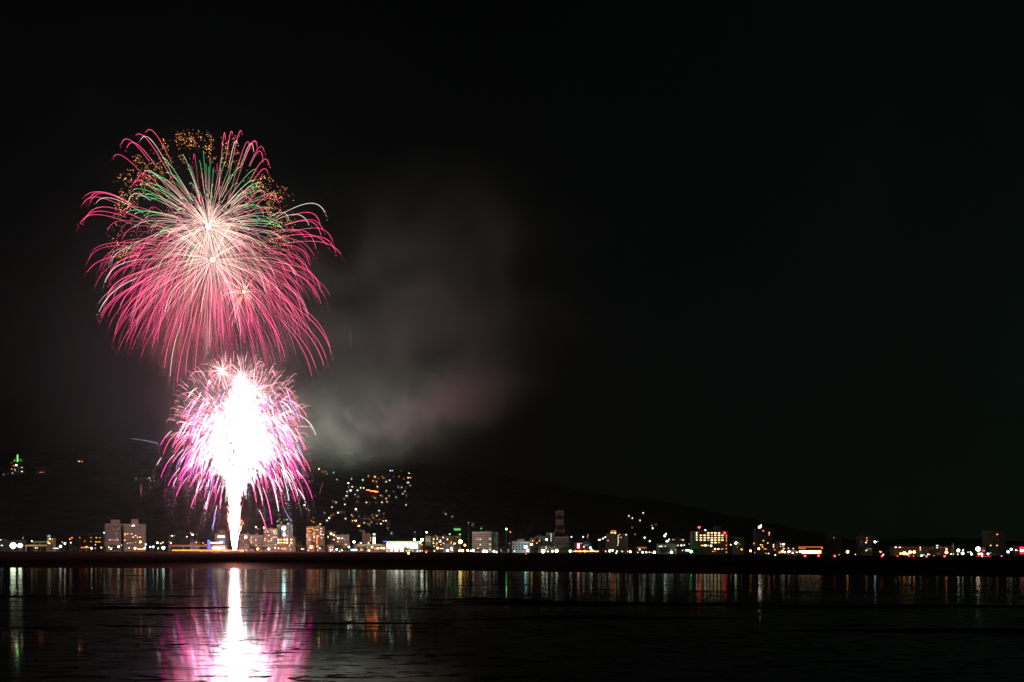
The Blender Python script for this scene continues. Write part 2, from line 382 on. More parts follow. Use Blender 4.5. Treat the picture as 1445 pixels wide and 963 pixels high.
for k in range(115):                                   # crackling orange glitter on radial tracks
    a = R(rng.uniform(-18, 204)); r0 = rng.uniform(88,124); r1 = r0 + rng.uniform(4,20)
    if 40 < math.degrees(a) < 66 and rng.random() < .5: continue
    tz = rng.uniform(-.35,.35)
    for i in range(int(rng.uniform(6, 22))):
        q = rng.random(); r_ = r0+(r1-r0)*q
        x = 284 + r_*1.02*math.cos(a) + rng.normal()*3.2; y = 317 - r_*math.sin(a) + 14*q*q*abs(math.cos(a)) + rng.normal()*3.2
        sp.grain(P(x, y, FY-20+tz*100+rng.normal()*4), U*rng.uniform(.22,.55), np.array(GOLD)*rng.uniform(.3,2.4))
for i in range(230):
    a = R(rng.uniform(-30, 210)); r_ = rng.uniform(40,128)
    sp.grain(P(286+r_*math.cos(a), 318-r_*math.sin(a), FY-20+rng.normal()*30), U*rng.uniform(.3,.6), np.array(GOLD)*rng.uniform(.5,1.2))
sp.build('orange_glitter', grn, stuff=True)

# 3. the small late shell low on the right of the big one
c3 = P(344, 412, FY-30); sm = empty('firework_burst', c3)
tag(sm, 'small orange-hearted firework burst opening in the lower half of the big pink one', 'firework')
core_ball('core', sm, 1.7, 'A', 9)
for i in range(34):
    d = rand_dir(); D = d*U*rng.uniform(18,42)
    s, p = star_path(c3, D, U*rng.uniform(5,12), n=9, s0=.08)
    sp = Sparks(); sp.tube(p, [U*.34]*len(s), [lerp_col(q, [(0,(1.8,.9,.4)), (.4,ROSE), (1,(1.0,.35,.6))]) for q in s]); sp.build('pink_trail', sm)
sp = Sparks()
for i in range(520):                                  # bluish-white pinpricks falling below
    x = 372+rng.normal()*38; y = 452+rng.normal()*34
    sp.grain(P(x, y, FY-30+rng.normal()*40), U*rng.uniform(.22,.42), np.array((.75,.6,.85))*rng.uniform(.3,.9))
sp.build('pale_sparks', sm, stuff=True)

# 4. small crackling shells at the crown of the lower display
for (x, y, r0, n, lab) in [(313,523,27,70,'spiky pale pink crackle burst on the upper edge of the white dome, the smaller one'),
                           (343,534,34,80,'spiky white crackle burst crowning the white-hot dome of fireworks'),
                           (357,553,42,90,'feathery pink crackle burst leaning off the shoulder of the white-hot dome')]:
    c = P(x, y, FY-25); eb = empty('firework_burst', c); tag(eb, lab, 'firework')
    core_ball('core', eb, 1.9, 'S', 8)
    for i in range(n):
        D = rand_dir()*U*rng.uniform(.55,1.15)*r0
        s, p = star_path(c, D, U*rng.uniform(2,9), n=9, s0=.05)
        sp = Sparks(); k = rng.uniform(.3,.8)
        sp.tube(p, [U*.32*(1-.3*q) for q in s], [lerp_col(q, [(0,(2.0,1.4,1.3)), (.3,PALE), (1,(1.25,.30,.42))])*k for q in s])
        sp.build('spark_trail', eb)

# 5. white-hot dome with falling comets
c5 = P(336, 606, FY); dome = empty('firework_dome', c5)
tag(dome, 'white-hot dome of overlapping shells raining magenta, white and violet comets above the fountain', 'firework')
burst_light(dome, 5.4e5, (.98,1.0,.92), 10)
sp = Sparks()
def body_r(y):                                        # half width of the blown-out heart, photo pixels
    return interp(y, [(540,5),(560,11),(578,22),(600,36),(630,42),(650,36),(668,25),(682,14),(692,7),(710,5)])
for i in range(600):
    y = 690-130*rng.random()**1.15 if rng.random() < .93 else rng.uniform(540, 565); hw = body_r(y); x = 337 - (y-600)*.045 + (rng.random()-.5)*2*hw*.92
    c = P(x, y, FY + (rng.random()-.5)*2*hw*U*.8)
    dx = (x-337)/55; D = np.array([dx*U*10 + rng.normal()*U*6, rng.normal()*U*8, rng.normal()*U*10 + U*(6 if y < 600 else -4 if y < 660 else 6)])
    s, p = star_path(c, D, U*rng.uniform(4,16), n=8)
    edge = min(1, abs(x-337)/(hw+1)); k = 1.5*(1-.6*edge)
    tint = (1,.93,.97) if rng.random() > edge*.35 else (1,.5,.8)
    sp.tube(p, [U*rng.uniform(1.3,3.0)*(1-.6*q) for q in s], [np.array(tint)*k*(1-.4*q) for q in s])
sp.build('blazing_heart', dome, stuff=True)
rain_grains = Sparks()
def comet(sp, a_deg, reach, g, yc, kind):
    c = P(337+rng.normal()*12, yc+rng.normal()*24, FY+rng.normal()*25)
    a = R(a_deg); dpt = rng.uniform(-.6,.6)
    D = np.array([math.cos(a)*reach*U, dpt*reach*U*.6, math.sin(a)*reach*U])
    endy = yc + g - reach*math.sin(a); lim = (695 if rng.random() < .85 else 735) - .12*abs(math.cos(a))*reach
    if endy > lim: g = max(14, g-(endy-lim)); D[2] = max(D[2], -.25*reach*U)
    s0 = rng.uniform(.42,.66)
    s, p = star_path(c, D, g*U, k=2.1, n=18, s0=s0, s1=1.0)
    ends = {'p': MAG, 'r': PINK, 'w': (1.5,1.35,1.5), 'v': (.42,.34,1.05)}[kind]; k = rng.uniform(.8,1.7)
    st = [(s0,(2.2,1.5,1.9)), (s0+.12,tuple(.75*e+.3 for e in ends)), (.74,tuple(1.05*e for e in ends)), (1,tuple(.6*e for e in ends))]
    cut = rng.uniform(.74,.95); n_ = max(4, int(18*(cut-s0)/(1-s0)))
    sp.tube(p[:n_], [U*(.22+.38*math.sin(min(1,(q-s0)/(cut-s0+.01))*2.5)) for q in s[:n_]], [lerp_col(q, st)*k for q in s[:n_]])
    for i, q in enumerate(p[n_:]):                    # comets break into strings of grains
        for j in range(2):
            rain_grains.grain(q + rng.normal(size=3)*U*1.3, U*rng.uniform(.3,.62), (np.array(ends)*.6+.2)*rng.uniform(.25,.85))
    last = p[-1]
    for i in range(rng.integers(1,5)): rain_grains.grain(last+np.array([rng.normal()*.6, 0, -U*(2+3.6*i)]), U*rng.uniform(.3,.55), (np.array(ends)*.6+.15)*rng.uniform(.25,.6))
for i in range(100):
    side = -1 if i % 2 else 1
    a = rng.uniform(-25, 50); a = a if side > 0 else 180-a
    sp = Sparks(); comet(sp, a, rng.uniform(62,104), rng.uniform(42,86), 604, rng.choice(list('ppprrrwv'))); sp.build('comet_trail', dome)
sp = Sparks()
for i in range(520):
    side = -1 if i % 2 else 1
    a = rng.uniform(-60, 70); a = a if side > 0 else 180-a
    comet(sp, a, rng.uniform(28,92), rng.uniform(38,88), 606, rng.choice(list('pppprrrrrwv')))
for i in range(520):                                  # crackle over the top of the dome
    a = R(rng.uniform(-15,195)); r_ = rng.uniform(30,100)
    c = P(337+r_*.92*math.cos(a), 600-r_*.92*math.sin(a), FY+rng.normal()*30)
    D = np.array([math.cos(a), rng.normal()*.3, math.sin(a)+.2])*U*rng.uniform(5,18)
    s, p = star_path(c, D, U*rng.uniform(2,7), n=7)
    k = rng.uniform(.3,.95)
    sp.tube(p, [U*.32]*7, [lerp_col(q, [(0,PALE),(1,ROSE)])*k for q in s])
    if i % 2: sp.grain(c+D*1.6+rng.normal(size=3)*U*3, U*.36, np.array(ROSE)*.6)
sp.build('comet_rain', dome, stuff=True)
rain_grains.build('comet_sparks', dome, stuff=True)

# 6. the fountain rising from the far bank
cb = P(331, 777.5, FY); fo = empty('firework_fountain', cb)
tag(fo, 'blinding white fountain of fire rising in a column from the far bank', 'firework')
burst_light(fo, 8.5e5, (1.0,.20,.17), 4, dz=40*U)
sp = Sparks()
for i in range(520):
    y0 = rng.uniform(690, 777); hw = interp(y0, [(690,8),(712,5.6),(750,4.3),(777,3.0)])
    x = 331 + rng.normal()*hw*.42; c = P(x, y0, FY+rng.normal()*hw*U*.4)
    D = np.array([(x-331)*.5*U + rng.normal()*U*.7, rng.normal()*U, U*rng.uniform(14,34)])
    s, p = star_path(c, D, U*3, k=1.2, n=6)
    sp.tube(p, [U*rng.uniform(.8,1.4)*(1-.5*q) for q in s], [np.array((1,.93,.90))*5*(1-.4*q) for q in s])
sp.build('fire_column', fo, stuff=True)
rain2 = Sparks()
for i in range(56):                                   # side sprays, gold and magenta
    side = -1 if i % 2 else 1; y0 = rng.uniform(706, 756)
    c = P(331+side*rng.uniform(3,7), y0, FY-8+rng.normal()*4)
    D = np.array([side*U*rng.uniform(.5,7), rng.normal()*U*2, U*rng.uniform(6,26)])
    s, p = star_path(c, D, U*rng.uniform(4,12), n=9); ec = [GOLD, PINK, (1.8,.9,.5)][rng.integers(3)]
    sp = Sparks(); sp.tube(p, [U*.42]*9, [lerp_col(q, [(0,WHITE),(.4,ec),(1,tuple(.6*e for e in ec))]) for q in s])
    for j in range(3): rain2.grain(p[-1]+rng.normal(size=3)*U*2.2, U*.42, np.array(ec)*rng.uniform(.4,.9))
    sp.build('side_spray', fo)
rain2.build('spray_sparks', fo, stuff=True)
rack = MB()
for i in range(6): rack.bar((-4.5+1.8*i, -1.5, -4.2), (-4.5+1.8*i, -1.5, .3), .55, n=10)
rack.box(-6, 6, -2.6, -.4, -4.4, -3.2); rack.build('mortar_rack', M['metal'], fo)

# 7. stray falling stars
for (pts, col, lab) in [([(185,619),(203,621),(223,626)], (.5,.45,.7), 'faint violet streak drifting level off the dome, touching nothing'),
                        ([(410,735),(405,726),(400,716)][::-1], (.6,.6,1.4), 'short violet streak falling below the dome on the hotel side'),
                        ([(305,730),(302,738),(299,745)], (.6,.6,1.5), 'short violet streak falling near the fountain over the blue-lit gate'),
                        ([(199,684),(199,690),(199,697)], (.8,.15,.3), 'dim red ember falling in front of the dark hill'),
                        ([(494,463),(494.6,472),(494.4,488)], (.22,.10,.11), 'barely visible red ember falling through the grey smoke'),
                        ([(456,680),(452.5,690),(451,697)], (.25,.10,.10), 'dull red ember falling before the hillside lights')]:
    p = [P(x, y, FY-10) for x, y in pts]; o_ = empty('falling_ember', p[0]); tag(o_, lab, 'ember')
    a, b_, c = p; q = np.linspace(0,1,9)[:,None]; path = (1-q)**2*a + 2*q*(1-q)*b_ + q*q*c
    sp = Sparks(); sp.tube(path, [U*.4]*9, [np.array(col)*(.5+.5*i/8) for i in range(9)]); sp.build('ember_trail', o_)
    sp = Sparks(); sp.grain(path[-1]+np.array([0,0,-U*2.5]), U*.6, np.array(col)); sp.build('ember_head', o_)

# ---------------------------------------------------------------- labels that single out every lamp, house and tree
REFS = []                # (px, py, 'noun phrase')
PEND = []                # (object, px, py, describing words, where word)
ORD = ['nearest','second nearest','third nearest','fourth nearest','fifth nearest','sixth nearest','seventh nearest','eighth nearest','ninth nearest','tenth nearest']
def pend(o, px, py, desc, cat, group): tag(o, None, cat, group); PEND.append((o, px, py, desc))
def resolve_labels():
    buckets = {}
    for o, px, py, desc in PEND:
        best = min(REFS, key=lambda r: math.hypot(r[0]-px, (r[1]-py)*1.3)); dx = px-best[0]; dy = py-best[1]
        if abs(dx) < .5*abs(dy): w_ = 'above' if dy < 0 else 'below'
        elif abs(dy) < .5*abs(dx) or abs(dy) < 3: w_ = 'left of' if dx < 0 else 'right of'
        else: w_ = ('above and ' if dy < 0 else 'below and ') + ('left of' if dx < 0 else 'right of')
        buckets.setdefault((desc, w_, best[2]), []).append((math.hypot(dx, dy), o))
    for (desc, w_, ref), L in buckets.items():
        L.sort(key=lambda q: q[0])
        for i, (d, o) in enumerate(L):
            o['label'] = f'{desc} {w_} the {ref}' + (f', {ORD[min(i, 9)]} one' if len(L) > 1 else '')

# ---------------------------------------------------------------- street furniture and houses
ico = None
def ball_mesh(mat):
    m = MB(); n = 6; m.lathe([(math.sin(math.pi*i/n), -math.cos(math.pi*i/n)) for i in range(n+1)], 10); return m.mesh('lamp_globe', mat)
_balls = {}; _poles = {}
pole_me = MB().bar((0,0,0),(0,0,1),1.0,.7,8).mesh('pole', M['metal'])
cap_me = MB().lathe([(1.05,.55),(.9,.85),(.45,1.12),(.02,1.2)],10).mesh('lamp_cap', M['metal'])
CN = {'W':'white','Y':'yellow','O':'orange','A':'amber','R':'red','G':'green','C':'blue-white','B':'blue','L':'pale green','S':'pinkish','M':'magenta'}
def lamp(px, py, r, ck, st=None, Y=None, label=None):
    Y = Y or 1330 + ((px*7.3+py*3.1) % 30)
    z = P(px, py, Y)[2]
    while land_z(px, Y) > z-1.6 and Y > 1000: Y -= 10; z = P(px, py, Y)[2]
    X = (px-722.5)*PIX*Y; base = min(land_z(px, Y), z-1.5); R_ = r*PIX*Y*(.50 if r < 1.9 else .58)
    nm = 'floodlight' if r >= 3 else 'street_lamp'
    root = empty(nm, (X, Y, base))
    st = st or (24 if r >= 3 else 11 if r >= 2 else 4.5 if r >= 1.5 else 2.2 if r >= 1.3 else 1.1)
    key = (ck, st)
    if key not in _balls: _balls[key] = ball_mesh(glow(ck, st, True))
    child('lamp_globe', _balls[key], root, (0,0,z-base), (R_,R_,R_))
    child('pole', pole_me, root, (0,.0,0), (.16,.16,max(.3, z-base-R_)))
    if R_ > .5: child('lamp_cap', cap_me, root, (0,0,z-base), (R_*.62,R_*.62,R_*.95))
    size = 'huge glaring' if r >= 4 else 'big glaring' if r >= 3 else 'bright' if r >= 2 else 'small' if r >= 1.3 else 'tiny'
    if label: tag(root, label, 'floodlight' if r >= 3 else 'street lamp')
    else: pend(root, px, py, f'{size} {CN[ck]} {"floodlight" if r>=3 else "lamp"}', 'floodlight' if r >= 3 else 'street lamp', 'lamps along the waterfront')
    return root

win_me = {}
def window_mesh(ck, st):
    key = (ck, st)
    if key not in win_me:
        mat = M['glass'] if ck == 'D' else glow(ck, st); m = MB().box(-.5,.5,-.5,.5,-.5,.5); win_me[key] = m.mesh('window', mat)
    return win_me[key]
def building(name, label, ref, x0, x1, yt, mat, lit=(), grid=None, Y=1420, depth=16, pent=None, roofm='roof', gable=False, cat='building', base=None, extra=None):
    """box building seen face-on: x0..x1 and top row yt in photograph pixels at distance Y; lit: (px,py,w,h,colour,strength); grid: (rows,cols,y0,y1) of dark windows"""
    xm = (x0+x1)/2; a = P(xm, yt, Y); s = PIX*Y; w_ = (x1-x0)*s; bz = (land_z(xm, Y) if base is None else base) - .5
    root = empty(name, (a[0], Y, bz)); H = a[2]-bz
    MB().box(-w_/2, w_/2, 0, depth, 0, H).build('wall', M[mat], root)
    if gable: MB().gable(-w_/2-.5, w_/2+.5, -.5, depth+.5, H+.01, H+w_*.35).build('roof', M['tile'], root)
    else:
        rf = MB(); e_ = .35; hh = .9
        rf.box(-w_/2-e_, w_/2+e_, -e_, 0.25, H+.005, H+hh); rf.box(-w_/2-e_, w_/2+e_, depth-.25, depth+e_, H+.005, H+hh)
        rf.box(-w_/2-e_, -w_/2+.3, .25, depth-.25, H+.005, H+hh); rf.box(w_/2-.3, w_/2+e_, .25, depth-.25, H+.005, H+hh); rf.box(-w_/2+.3, w_/2-.3, .25, depth-.25, H+.005, H+.3)
        rfo = rf.build('roof', M[roofm if roofm != 'same' else mat], root)
    if pent:
        px0, px1, pyt = pent
        MB().box((px0-xm)*s, (px1-xm)*s, 2.5, depth*.7, H+.31, H+(yt-pyt)*s).build('penthouse', M[mat], root)
    rq = random.Random(int(x0*7+yt))
    for q in range(rq.randint(1, 2) if not gable else 0):      # lift rooms, tanks and aerials
        bw = min(w_*.22, 3.4)*rq.uniform(.6, 1.1); bx = rq.uniform(-w_*.38, w_*.38)
        if pent and (pent[0]-xm)*s-bw < bx < (pent[1]-xm)*s+bw: continue
        rp = MB().box(bx-bw/2, bx+bw/2, depth*.45, depth*.45+bw, H+.31, H+.31+bw*rq.uniform(.45, .8)).build('roof_plant', M['concrete'], root)
        if rq.random() < .4: MB().bar((bx, depth*.45+bw*.5, H+.2), (bx, depth*.45+bw*.5, H+rq.uniform(3.5, 6)), .09).build('aerial', M['metal'], rp)
    spots = []
    for (px, py, ww, hh, ck, st) in lit:
        z = P(px, py, Y)[2]-bz
        if z < .4: z = .8
        child('window', window_mesh(ck, round(st*.8, 2)), root, ((px-xm)*s, -.06, z), (ww*.86*s, .3, hh*.86*s)); spots.append((px, py, ww, hh))
    if grid:
        rows, cols, gy0, gy1 = grid; cnt = 0
        for r_ in range(rows):
            py = gy0+(gy1-gy0)*(r_+.5)/rows
            for c_ in range(cols):
                px = x0+(x1-x0)*(c_+.5)/cols
                if any(abs(px-q[0]) < q[2]/2+1.0 and abs(py-q[1]) < q[3]/2+.8 for q in spots): continue
                z = P(px, py, Y)[2]-bz
                if z < 1.2 or cnt > 95: continue
                child('window', window_mesh('D', 0), root, ((px-xm)*s, -.02, z), ((x1-x0)/cols*.55*s, .2, (gy1-gy0)/rows*.52*s)); cnt += 1
    tag(root, label, cat)
    if ref: REFS.append((xm, (yt+776)/2, ref))
    root['_s'] = s; root['_xm'] = xm; root['_bz'] = bz; root['_Y'] = Y
    del root['_s'], root['_xm'], root['_bz'], root['_Y']
    return root, (lambda px, py: ((px-xm)*s, P(px, py, Y)[2]-bz)), s
def sign_on(root, f, s, px, py, ww, hh, ck, st, name='roof_sign', y=-.5, th=.6):
    x, z = f(px, py); return child(name, window_mesh(ck, st), root, (x, y, z), (ww*s, th, hh*s))

def lits(*a): return [(x, y, w_, h_, c, st) for (x, y, w_, h_, c, st) in a]
def dots(lst, w_=1.6, h_=1.1, st=3.0): return [(x, y, w_, h_, c, st) for x, y, c in lst]

# left shore
building('pavilion','low pale pavilion with a long flat roof behind the twin floodlights','low flat pavilion',-4,30,763.5,'dark',dots([(1,762,'W'),(2,770,'C'),(3.5,770,'C')],1.4,1.2,4),Y=1390,depth=14)
b_, f, s = building('tower_house','narrow amber-lit shop tower with a white sign on its roof','amber shop tower',66,75,760,'beige',lits((70.3,761,2.2,1.3,'W',5),(73.8,761,1.4,1.6,'A',2.5),(68,764.5,2.6,1.6,'A',3.5),(73.5,764.5,1.2,1.5,'O',2),(69.3,767,3.6,1.4,'Y',5)),Y=1370,depth=8)
sign_on(b_, f, s, 68.2,757,4,3.6,'W',.35,y=2)
building('apartment_block','dark low apartment block with scattered amber windows beside the twin towers','dark low apartment block',124,146,754,'dark',dots([(128.5,759,'O'),(136,759,'Y'),(141,759,'O'),(128.5,764.5,'O'),(135.5,765,'Y'),(138.5,765,'A'),(141,765,'A'),(134.7,769,'Y')],1.9,1.2,2.2),Y=1440)
building('tower_block','left of the two pink-lit tower blocks, mostly dark windows','mostly dark twin tower',148,170,740,'pale',dots([(161,747.5,'O'),(165.5,748,'O'),(167.5,746,'S'),(164.5,753,'S'),(164.5,759.5,'S')],1.0,1.2,.8)+dots([(155,762,'W'),(158.3,762,'O'),(162,762,'O'),(166,762.3,'S')],1.8,1.2,2.2),grid=(9,8,741.5,764),Y=1400,pent=(155,165,733.5),roofm='same')
building('tower_block','right one of the two pink-lit tower blocks, rows of amber windows and white crest sign','amber-windowed twin tower',174.5,200,740.5,'pale',
    dots([(176.5,753.5,'Y'),(180,753.5,'A'),(186,753.8,'A'),(176.5,755.8,'O'),(191.3,756,'Y'),(188,758.3,'Y'),(194,758.5,'A'),(197.8,758.2,'Y'),(176,762.5,'Y')],2.0,1.4,3.2)+dots([(182,766.5,'A'),(184.3,766.5,'Y'),(188,766.6,'O'),(180,767,'W'),(191.5,765.5,'S')],1.4,1.0,1.8)+[(186,742.6,2.6,1.2,'Y',2.5),(188.6,741.9,2.6,1.8,'W',5)],
    grid=(12,9,741.3,768),Y=1395,pent=(184,191,732.8),roofm='same')
# around the fountain
building('hall','low round-shouldered grey hall beside the raised road','grey hall',268,278,765,'concrete',dots([(277,765.5,'W')],1.2,1.2,4),Y=1420,gable=True)
b_, f, s = building('gate_pavilion','blue-lit gate with a white canopy near the foot of the fountain','blue-lit gate',297,318,769.2,'white',lits((303,773.8,4,2.4,'W',5),(309,774,7,3,'C',8),(316,774,3,1.6,'W',4)),Y=1330,depth=9)
sign_on(b_, f, s, 295,768.5,3.2,12.5,'B',2.2,'blue_pylon',y=-1,th=1.5); sign_on(b_, f, s, 306,766.3,17,2.0,'W',2.6,'canopy_light',y=-1); sign_on(b_, f, s, 313.5,765,7,3.6,'B',2.4,'blue_sign',y=-1.9); sign_on(b_, f, s, 312.8,765.4,5,1.3,'W',2.2,'sign_lettering_panel',y=-2.4,th=.3)
b_, f, s = building('hotel','grey hotel with a long glowing yellow sign across its upper wall','yellow-signed hotel',303,319,753,'concrete',dots([(305,760,'O'),(314,763,'O')],1.2,1.0,.9),Y=1450,pent=(308,316,748.5))
sign_on(b_, f, s, 312.3,757.6,9.4,2.7,'Y',5.5,'wall_sign')
building('office_block','pale office block right beside the fountain with one glaring lamp','pale block beside the fountain',337,351,754,'pale',dots([(343,764,'O'),(348,769,'O')],1.6,1.2,1.5),grid=(5,5,756,771),Y=1430)
building('office_block','pale low block with a flat bar across its top between fountain and beige hotel','flat-topped pale block',352.5,371,756,'pale',dots([(353.5,764,'A'),(354.8,766,'Y'),(352.8,762.3,'O'),(361,762.3,'S'),(361.3,769.6,'Y')],1.7,1.5,2.8)+[(363,756.9,14,1.6,'S',.35)],grid=(4,7,759.5,770),Y=1425,roofm='same')
building('hotel','beige hotel with amber windows beside the tower of the blue-white floodlight','beige amber hotel',372,391,747.5,'beige',dots([(374,751,'A'),(378,750.5,'S'),(383,748.8,'A'),(386,749,'Y'),(388.8,749,'Y'),(387,751.5,'W'),(387.3,753.5,'Y'),(379,756,'W'),(386.8,758.5,'W'),(374,760.2,'Y'),(374,762.6,'Y'),(383.4,760.4,'W'),(379.3,764,'Y'),(382.6,763,'Y'),(390.3,751.2,'A'),(390.5,753.5,'A'),(390.3,758.3,'A')],1.9,1.3,2.6),grid=(7,8,749,768),Y=1400,roofm='same')
b_, f, s = building('tower_block','grey hotel tower carrying a blue-white floodlight on its face','floodlit grey tower',391,413,741.5,'grey',lits((401,755,3.6,3.4,'W',6),(400.8,751.5,2.6,1.4,'C',3),(405.5,756,1.6,1.5,'O',3),(411,759,1.2,1,'S',.8)),grid=(8,7,743,758),Y=1425,roofm='same')
building('restaurant','two-storey restaurant with two rows of large amber windows under the grey tower','amber restaurant',391,417,760,'brown',[(x, y, 2.6, 2.1, c, 4.5) for y in (761.8,766) for x, c in ((392.8,'W'),(397,'A'),(401.4,'Y'),(405,'W'),(411,'Y'))]+dots([(389.5,768.5,'A'),(396,768.6,'O'),(409,768.2,'G'),(412.5,768,'G')],2.6,1.0,1.6),Y=1375,depth=12)
MB_ = building('tower_block','brown apartment tower with amber upper windows behind the lit chapel','amber-topped apartment tower',432,458,744,'brown',
    dots([(436,745.8,'A'),(438.3,745.8,'O'),(441,745.8,'Y'),(444.2,748,'A'),(448,748.2,'Y'),(435.3,750.2,'Y'),(438,750.2,'A'),(443.3,752.4,'Y'),(441,754.5,'O'),(443.4,757,'W'),(443.3,759.2,'S'),(452.2,752.6,'Y'),(436.8,760.6,'Y'),(436.8,762.5,'Y'),(443.3,763.5,'O'),(453.2,746,'W'),(453,750,'S'),(452.8,754.6,'W'),(453.8,759.2,'L'),(456,754.8,'S')],2.0,1.2,3.0),grid=(9,9,745,768),Y=1400,roofm='same')
building('chapel','small gabled chapel glowing orange at the foot of the brown apartment tower','orange gabled chapel',434,444,768.8,'wood',lits((439,770.8,5,2.4,'A',3.6),(439,772.6,3.2,2.6,'W',7),(436,773.6,1.6,2,'O',3),(442.3,773.4,1.6,2,'O',3),(439,767.2,4.6,1.2,'A',2.6)),Y=1345,depth=9,gable=True)
vs_ = empty('signboard', (P(447.2,770,1340)[0],1340,land_z(447,1340))); s13 = PIX*1340
zc = P(447,763,1340)[2]-land_z(447,1340)
child('sign_panel', window_mesh('O',2.6), vs_, (0,0,zc), (1.1*s13,.6,11*s13)); child('sign_bracket', window_mesh('A',3.0), vs_, (1.2*s13,0,zc+6.2*s13), (3.6*s13,.6,1.3*s13)); child('post', pole_me, vs_, (0,.6,0), (.2,.2,zc))
tag(vs_, 'tall thin orange neon signboard between chapel and apartment tower front','signboard'); REFS.append((447.5,762,'thin orange signboard'))
building('office_block','olive office block under a glowing orange rooftop lamp','olive block',460,474,751,'olive',lits((463,758,1.4,3.2,'L',1.8),(471,761.6,1.8,1.6,'W',4),(468,761.5,1.3,1.2,'R',1)),grid=(4,5,753,764),Y=1430,roofm='same')
building('office_block','dim olive block with two white lit windows behind trees','dim block with two white windows',475,493,756,'olive',lits((477.6,759.8,4,2.0,'W',4.5),(483,760,2.4,1.6,'C',3),(486.5,761.5,1.2,1.1,'O',1.6),(476.8,764.6,1.8,1.6,'Y',3)),grid=(4,7,758,768),Y=1415,roofm='same')
building('kiosk','little round-roofed kiosk lit yellow among waterfront trees','round yellow kiosk',463,471.5,770,'beige',lits((465.3,772.5,2,1.3,'Y',1.8),(469,772.5,2,1.4,'A',2.2),(467.6,776,5,1.2,'W',2.6)),Y=1335,depth=7,gable=True)
building('office_block','plain brown windowless block beside the white obelisk sign','plain brown block',511,523.5,754.5,'brown',lits((523,759,1,1.6,'L',2),(523.2,762.5,1,1.6,'L',2)),grid=(6,6,756,768),Y=1410,pent=(511.5,515.5,751),roofm='same')
ob = empty('sign_pylon', (P(528,770,1370)[0],1370,land_z(528,1370))); s137 = PIX*1370; zz = lambda y: P(528,y,1370)[2]-land_z(528,1370)
MB().box(-1.6*s137,1.6*s137,0,2.5,0,zz(753)).build('shaft', M['white'], ob); child('lit_face', window_mesh('W',5), ob, (0,-.2,zz(763.5)), (3.2*s137,.4,9.5*s137)); child('sign_cap', window_mesh('C',1.6), ob, (0,-.2,zz(754)), (3.4*s137,.5,1.8*s137))
tag(ob, 'white obelisk-shaped sign pylon glowing beside the plain brown block','signboard'); REFS.append((528,760,'white obelisk pylon'))
building('market_hall','long low market hall with yellow shop fronts under a flat roof','long market hall',500,545,768.5,'beige',[(x, y, w_, 2.6, c, st) for x,y,w_,c,st in ((504,773,3,'Y',1.2),(510,776,3,'A',2.4),(513,775.5,2,'Y',3),(518,773,2,'A',1.4),(525,772.5,3.2,'Y',4.5),(529,774.5,2.4,'O',2.2),(533,774,4,'Y',3.2),(537.5,773.5,3,'L',2.2),(541.5,774,4,'Y',4.5),(520.5,777,4,'W',2.6))]+[(522,769.3,40,.9,'L',.9)],Y=1365,depth=16)
st_, f, s = building('superstore','wide superstore with a dazzling white glass front and pale green roof edge','dazzling superstore',545,592,764.6,'white',[(548.5+6.4*i, 770.6, 5.9, 8.6, 'W' if i % 3 else 'L', 3.2+1.2*((i*7)%3)) for i in range(7)],Y=1362,depth=40)
sign_on(st_, f, s, 568.5,765.0,46,.9,'L',1.8,'roof_edge_light',y=-.8); sign_on(st_, f, s, 543.5,764.6,5,1.4,'B',1.6,'blue_sign',y=-.9)
building('office_block','pale green flat-topped block right beside the superstore','pale green block',600,608,757.5,'olive',dots([(602,759.5,'Y'),(605.5,761,'Y'),(603.3,763.3,'L'),(606.5,764.3,'L')],1.6,1.2,1.4),grid=(4,3,758,766),Y=1400,roofm='same')
building('apartment_block','dark apartment block speckled with warm windows between two pale green blocks','speckled apartment block',609,640,757.5,'dark',
    dots([(612,761,'W'),(617,758.6,'O'),(617.2,761,'Y'),(625.5,758.9,'W'),(631.3,761,'W'),(631.5,762.5,'O'),(621.6,762.8,'W'),(611.3,764.6,'O'),(611.8,767,'W'),(616.3,766.8,'Y'),(616,769,'O'),(621.8,764.9,'W'),(622,769,'A'),(612.6,771.2,'Y'),(636.8,765.3,'A'),(636,767.2,'O'),(626,767,'S'),(620,764.8,'S')],2.1,1.3,3.0)+lits((617.6,773.4,3.4,2.6,'Y',5),(617.3,775.4,3.5,1.2,'O',3),(624,774.3,8,1.2,'W',2.6)),grid=(7,10,758.6,774),Y=1395,roofm='same')
building('annex','small white annex with louvred front before the speckled apartment block','white louvred annex',625.5,640,769,'white',lits((637,774,3,3,'C',2.2),(637.5,776.5,3,1.4,'W',3)),grid=(4,5,769.8,776.5),Y=1360,depth=9,roofm='same')
b_, f, s = building('office_block','olive block with a blurred green rooftop sign','green-signed block',640.5,650,757.5,'olive',dots([(641.5,767.2,'W')],3,1.8,3.6),grid=(5,3,759,772),Y=1402,roofm='same')
sign_on(b_, f, s, 645,747.2,9.6,3.2,'G',.55,y=5); sign_on(b_, f, s, 645,752.5,.6,8,'D',0,'sign_frame',y=5.5)
building('tower_block','white-fronted apartment tower with a fine grid of balconies','white balcony tower',666.5,694,751.4,'white',
    dots([(674.5,761.4,'O'),(678,761.4,'S'),(691.5,761,'Y'),(691.5,768.2,'Y'),(678,769,'Y'),(674.5,774,'Y'),(691.5,775.5,'Y')],2.0,1.4,3.0),grid=(8,11,753,776),Y=1380,roofm='same')
building('tower_block','dark grey-green slab standing flush against the white balcony tower','dark slab beside balcony tower',694.8,703,752.2,'grey',dots([(700,765.5,'S'),(698,760.5,'S')],1.2,.9,.7),grid=(6,3,754,772),Y=1384,roofm='same')
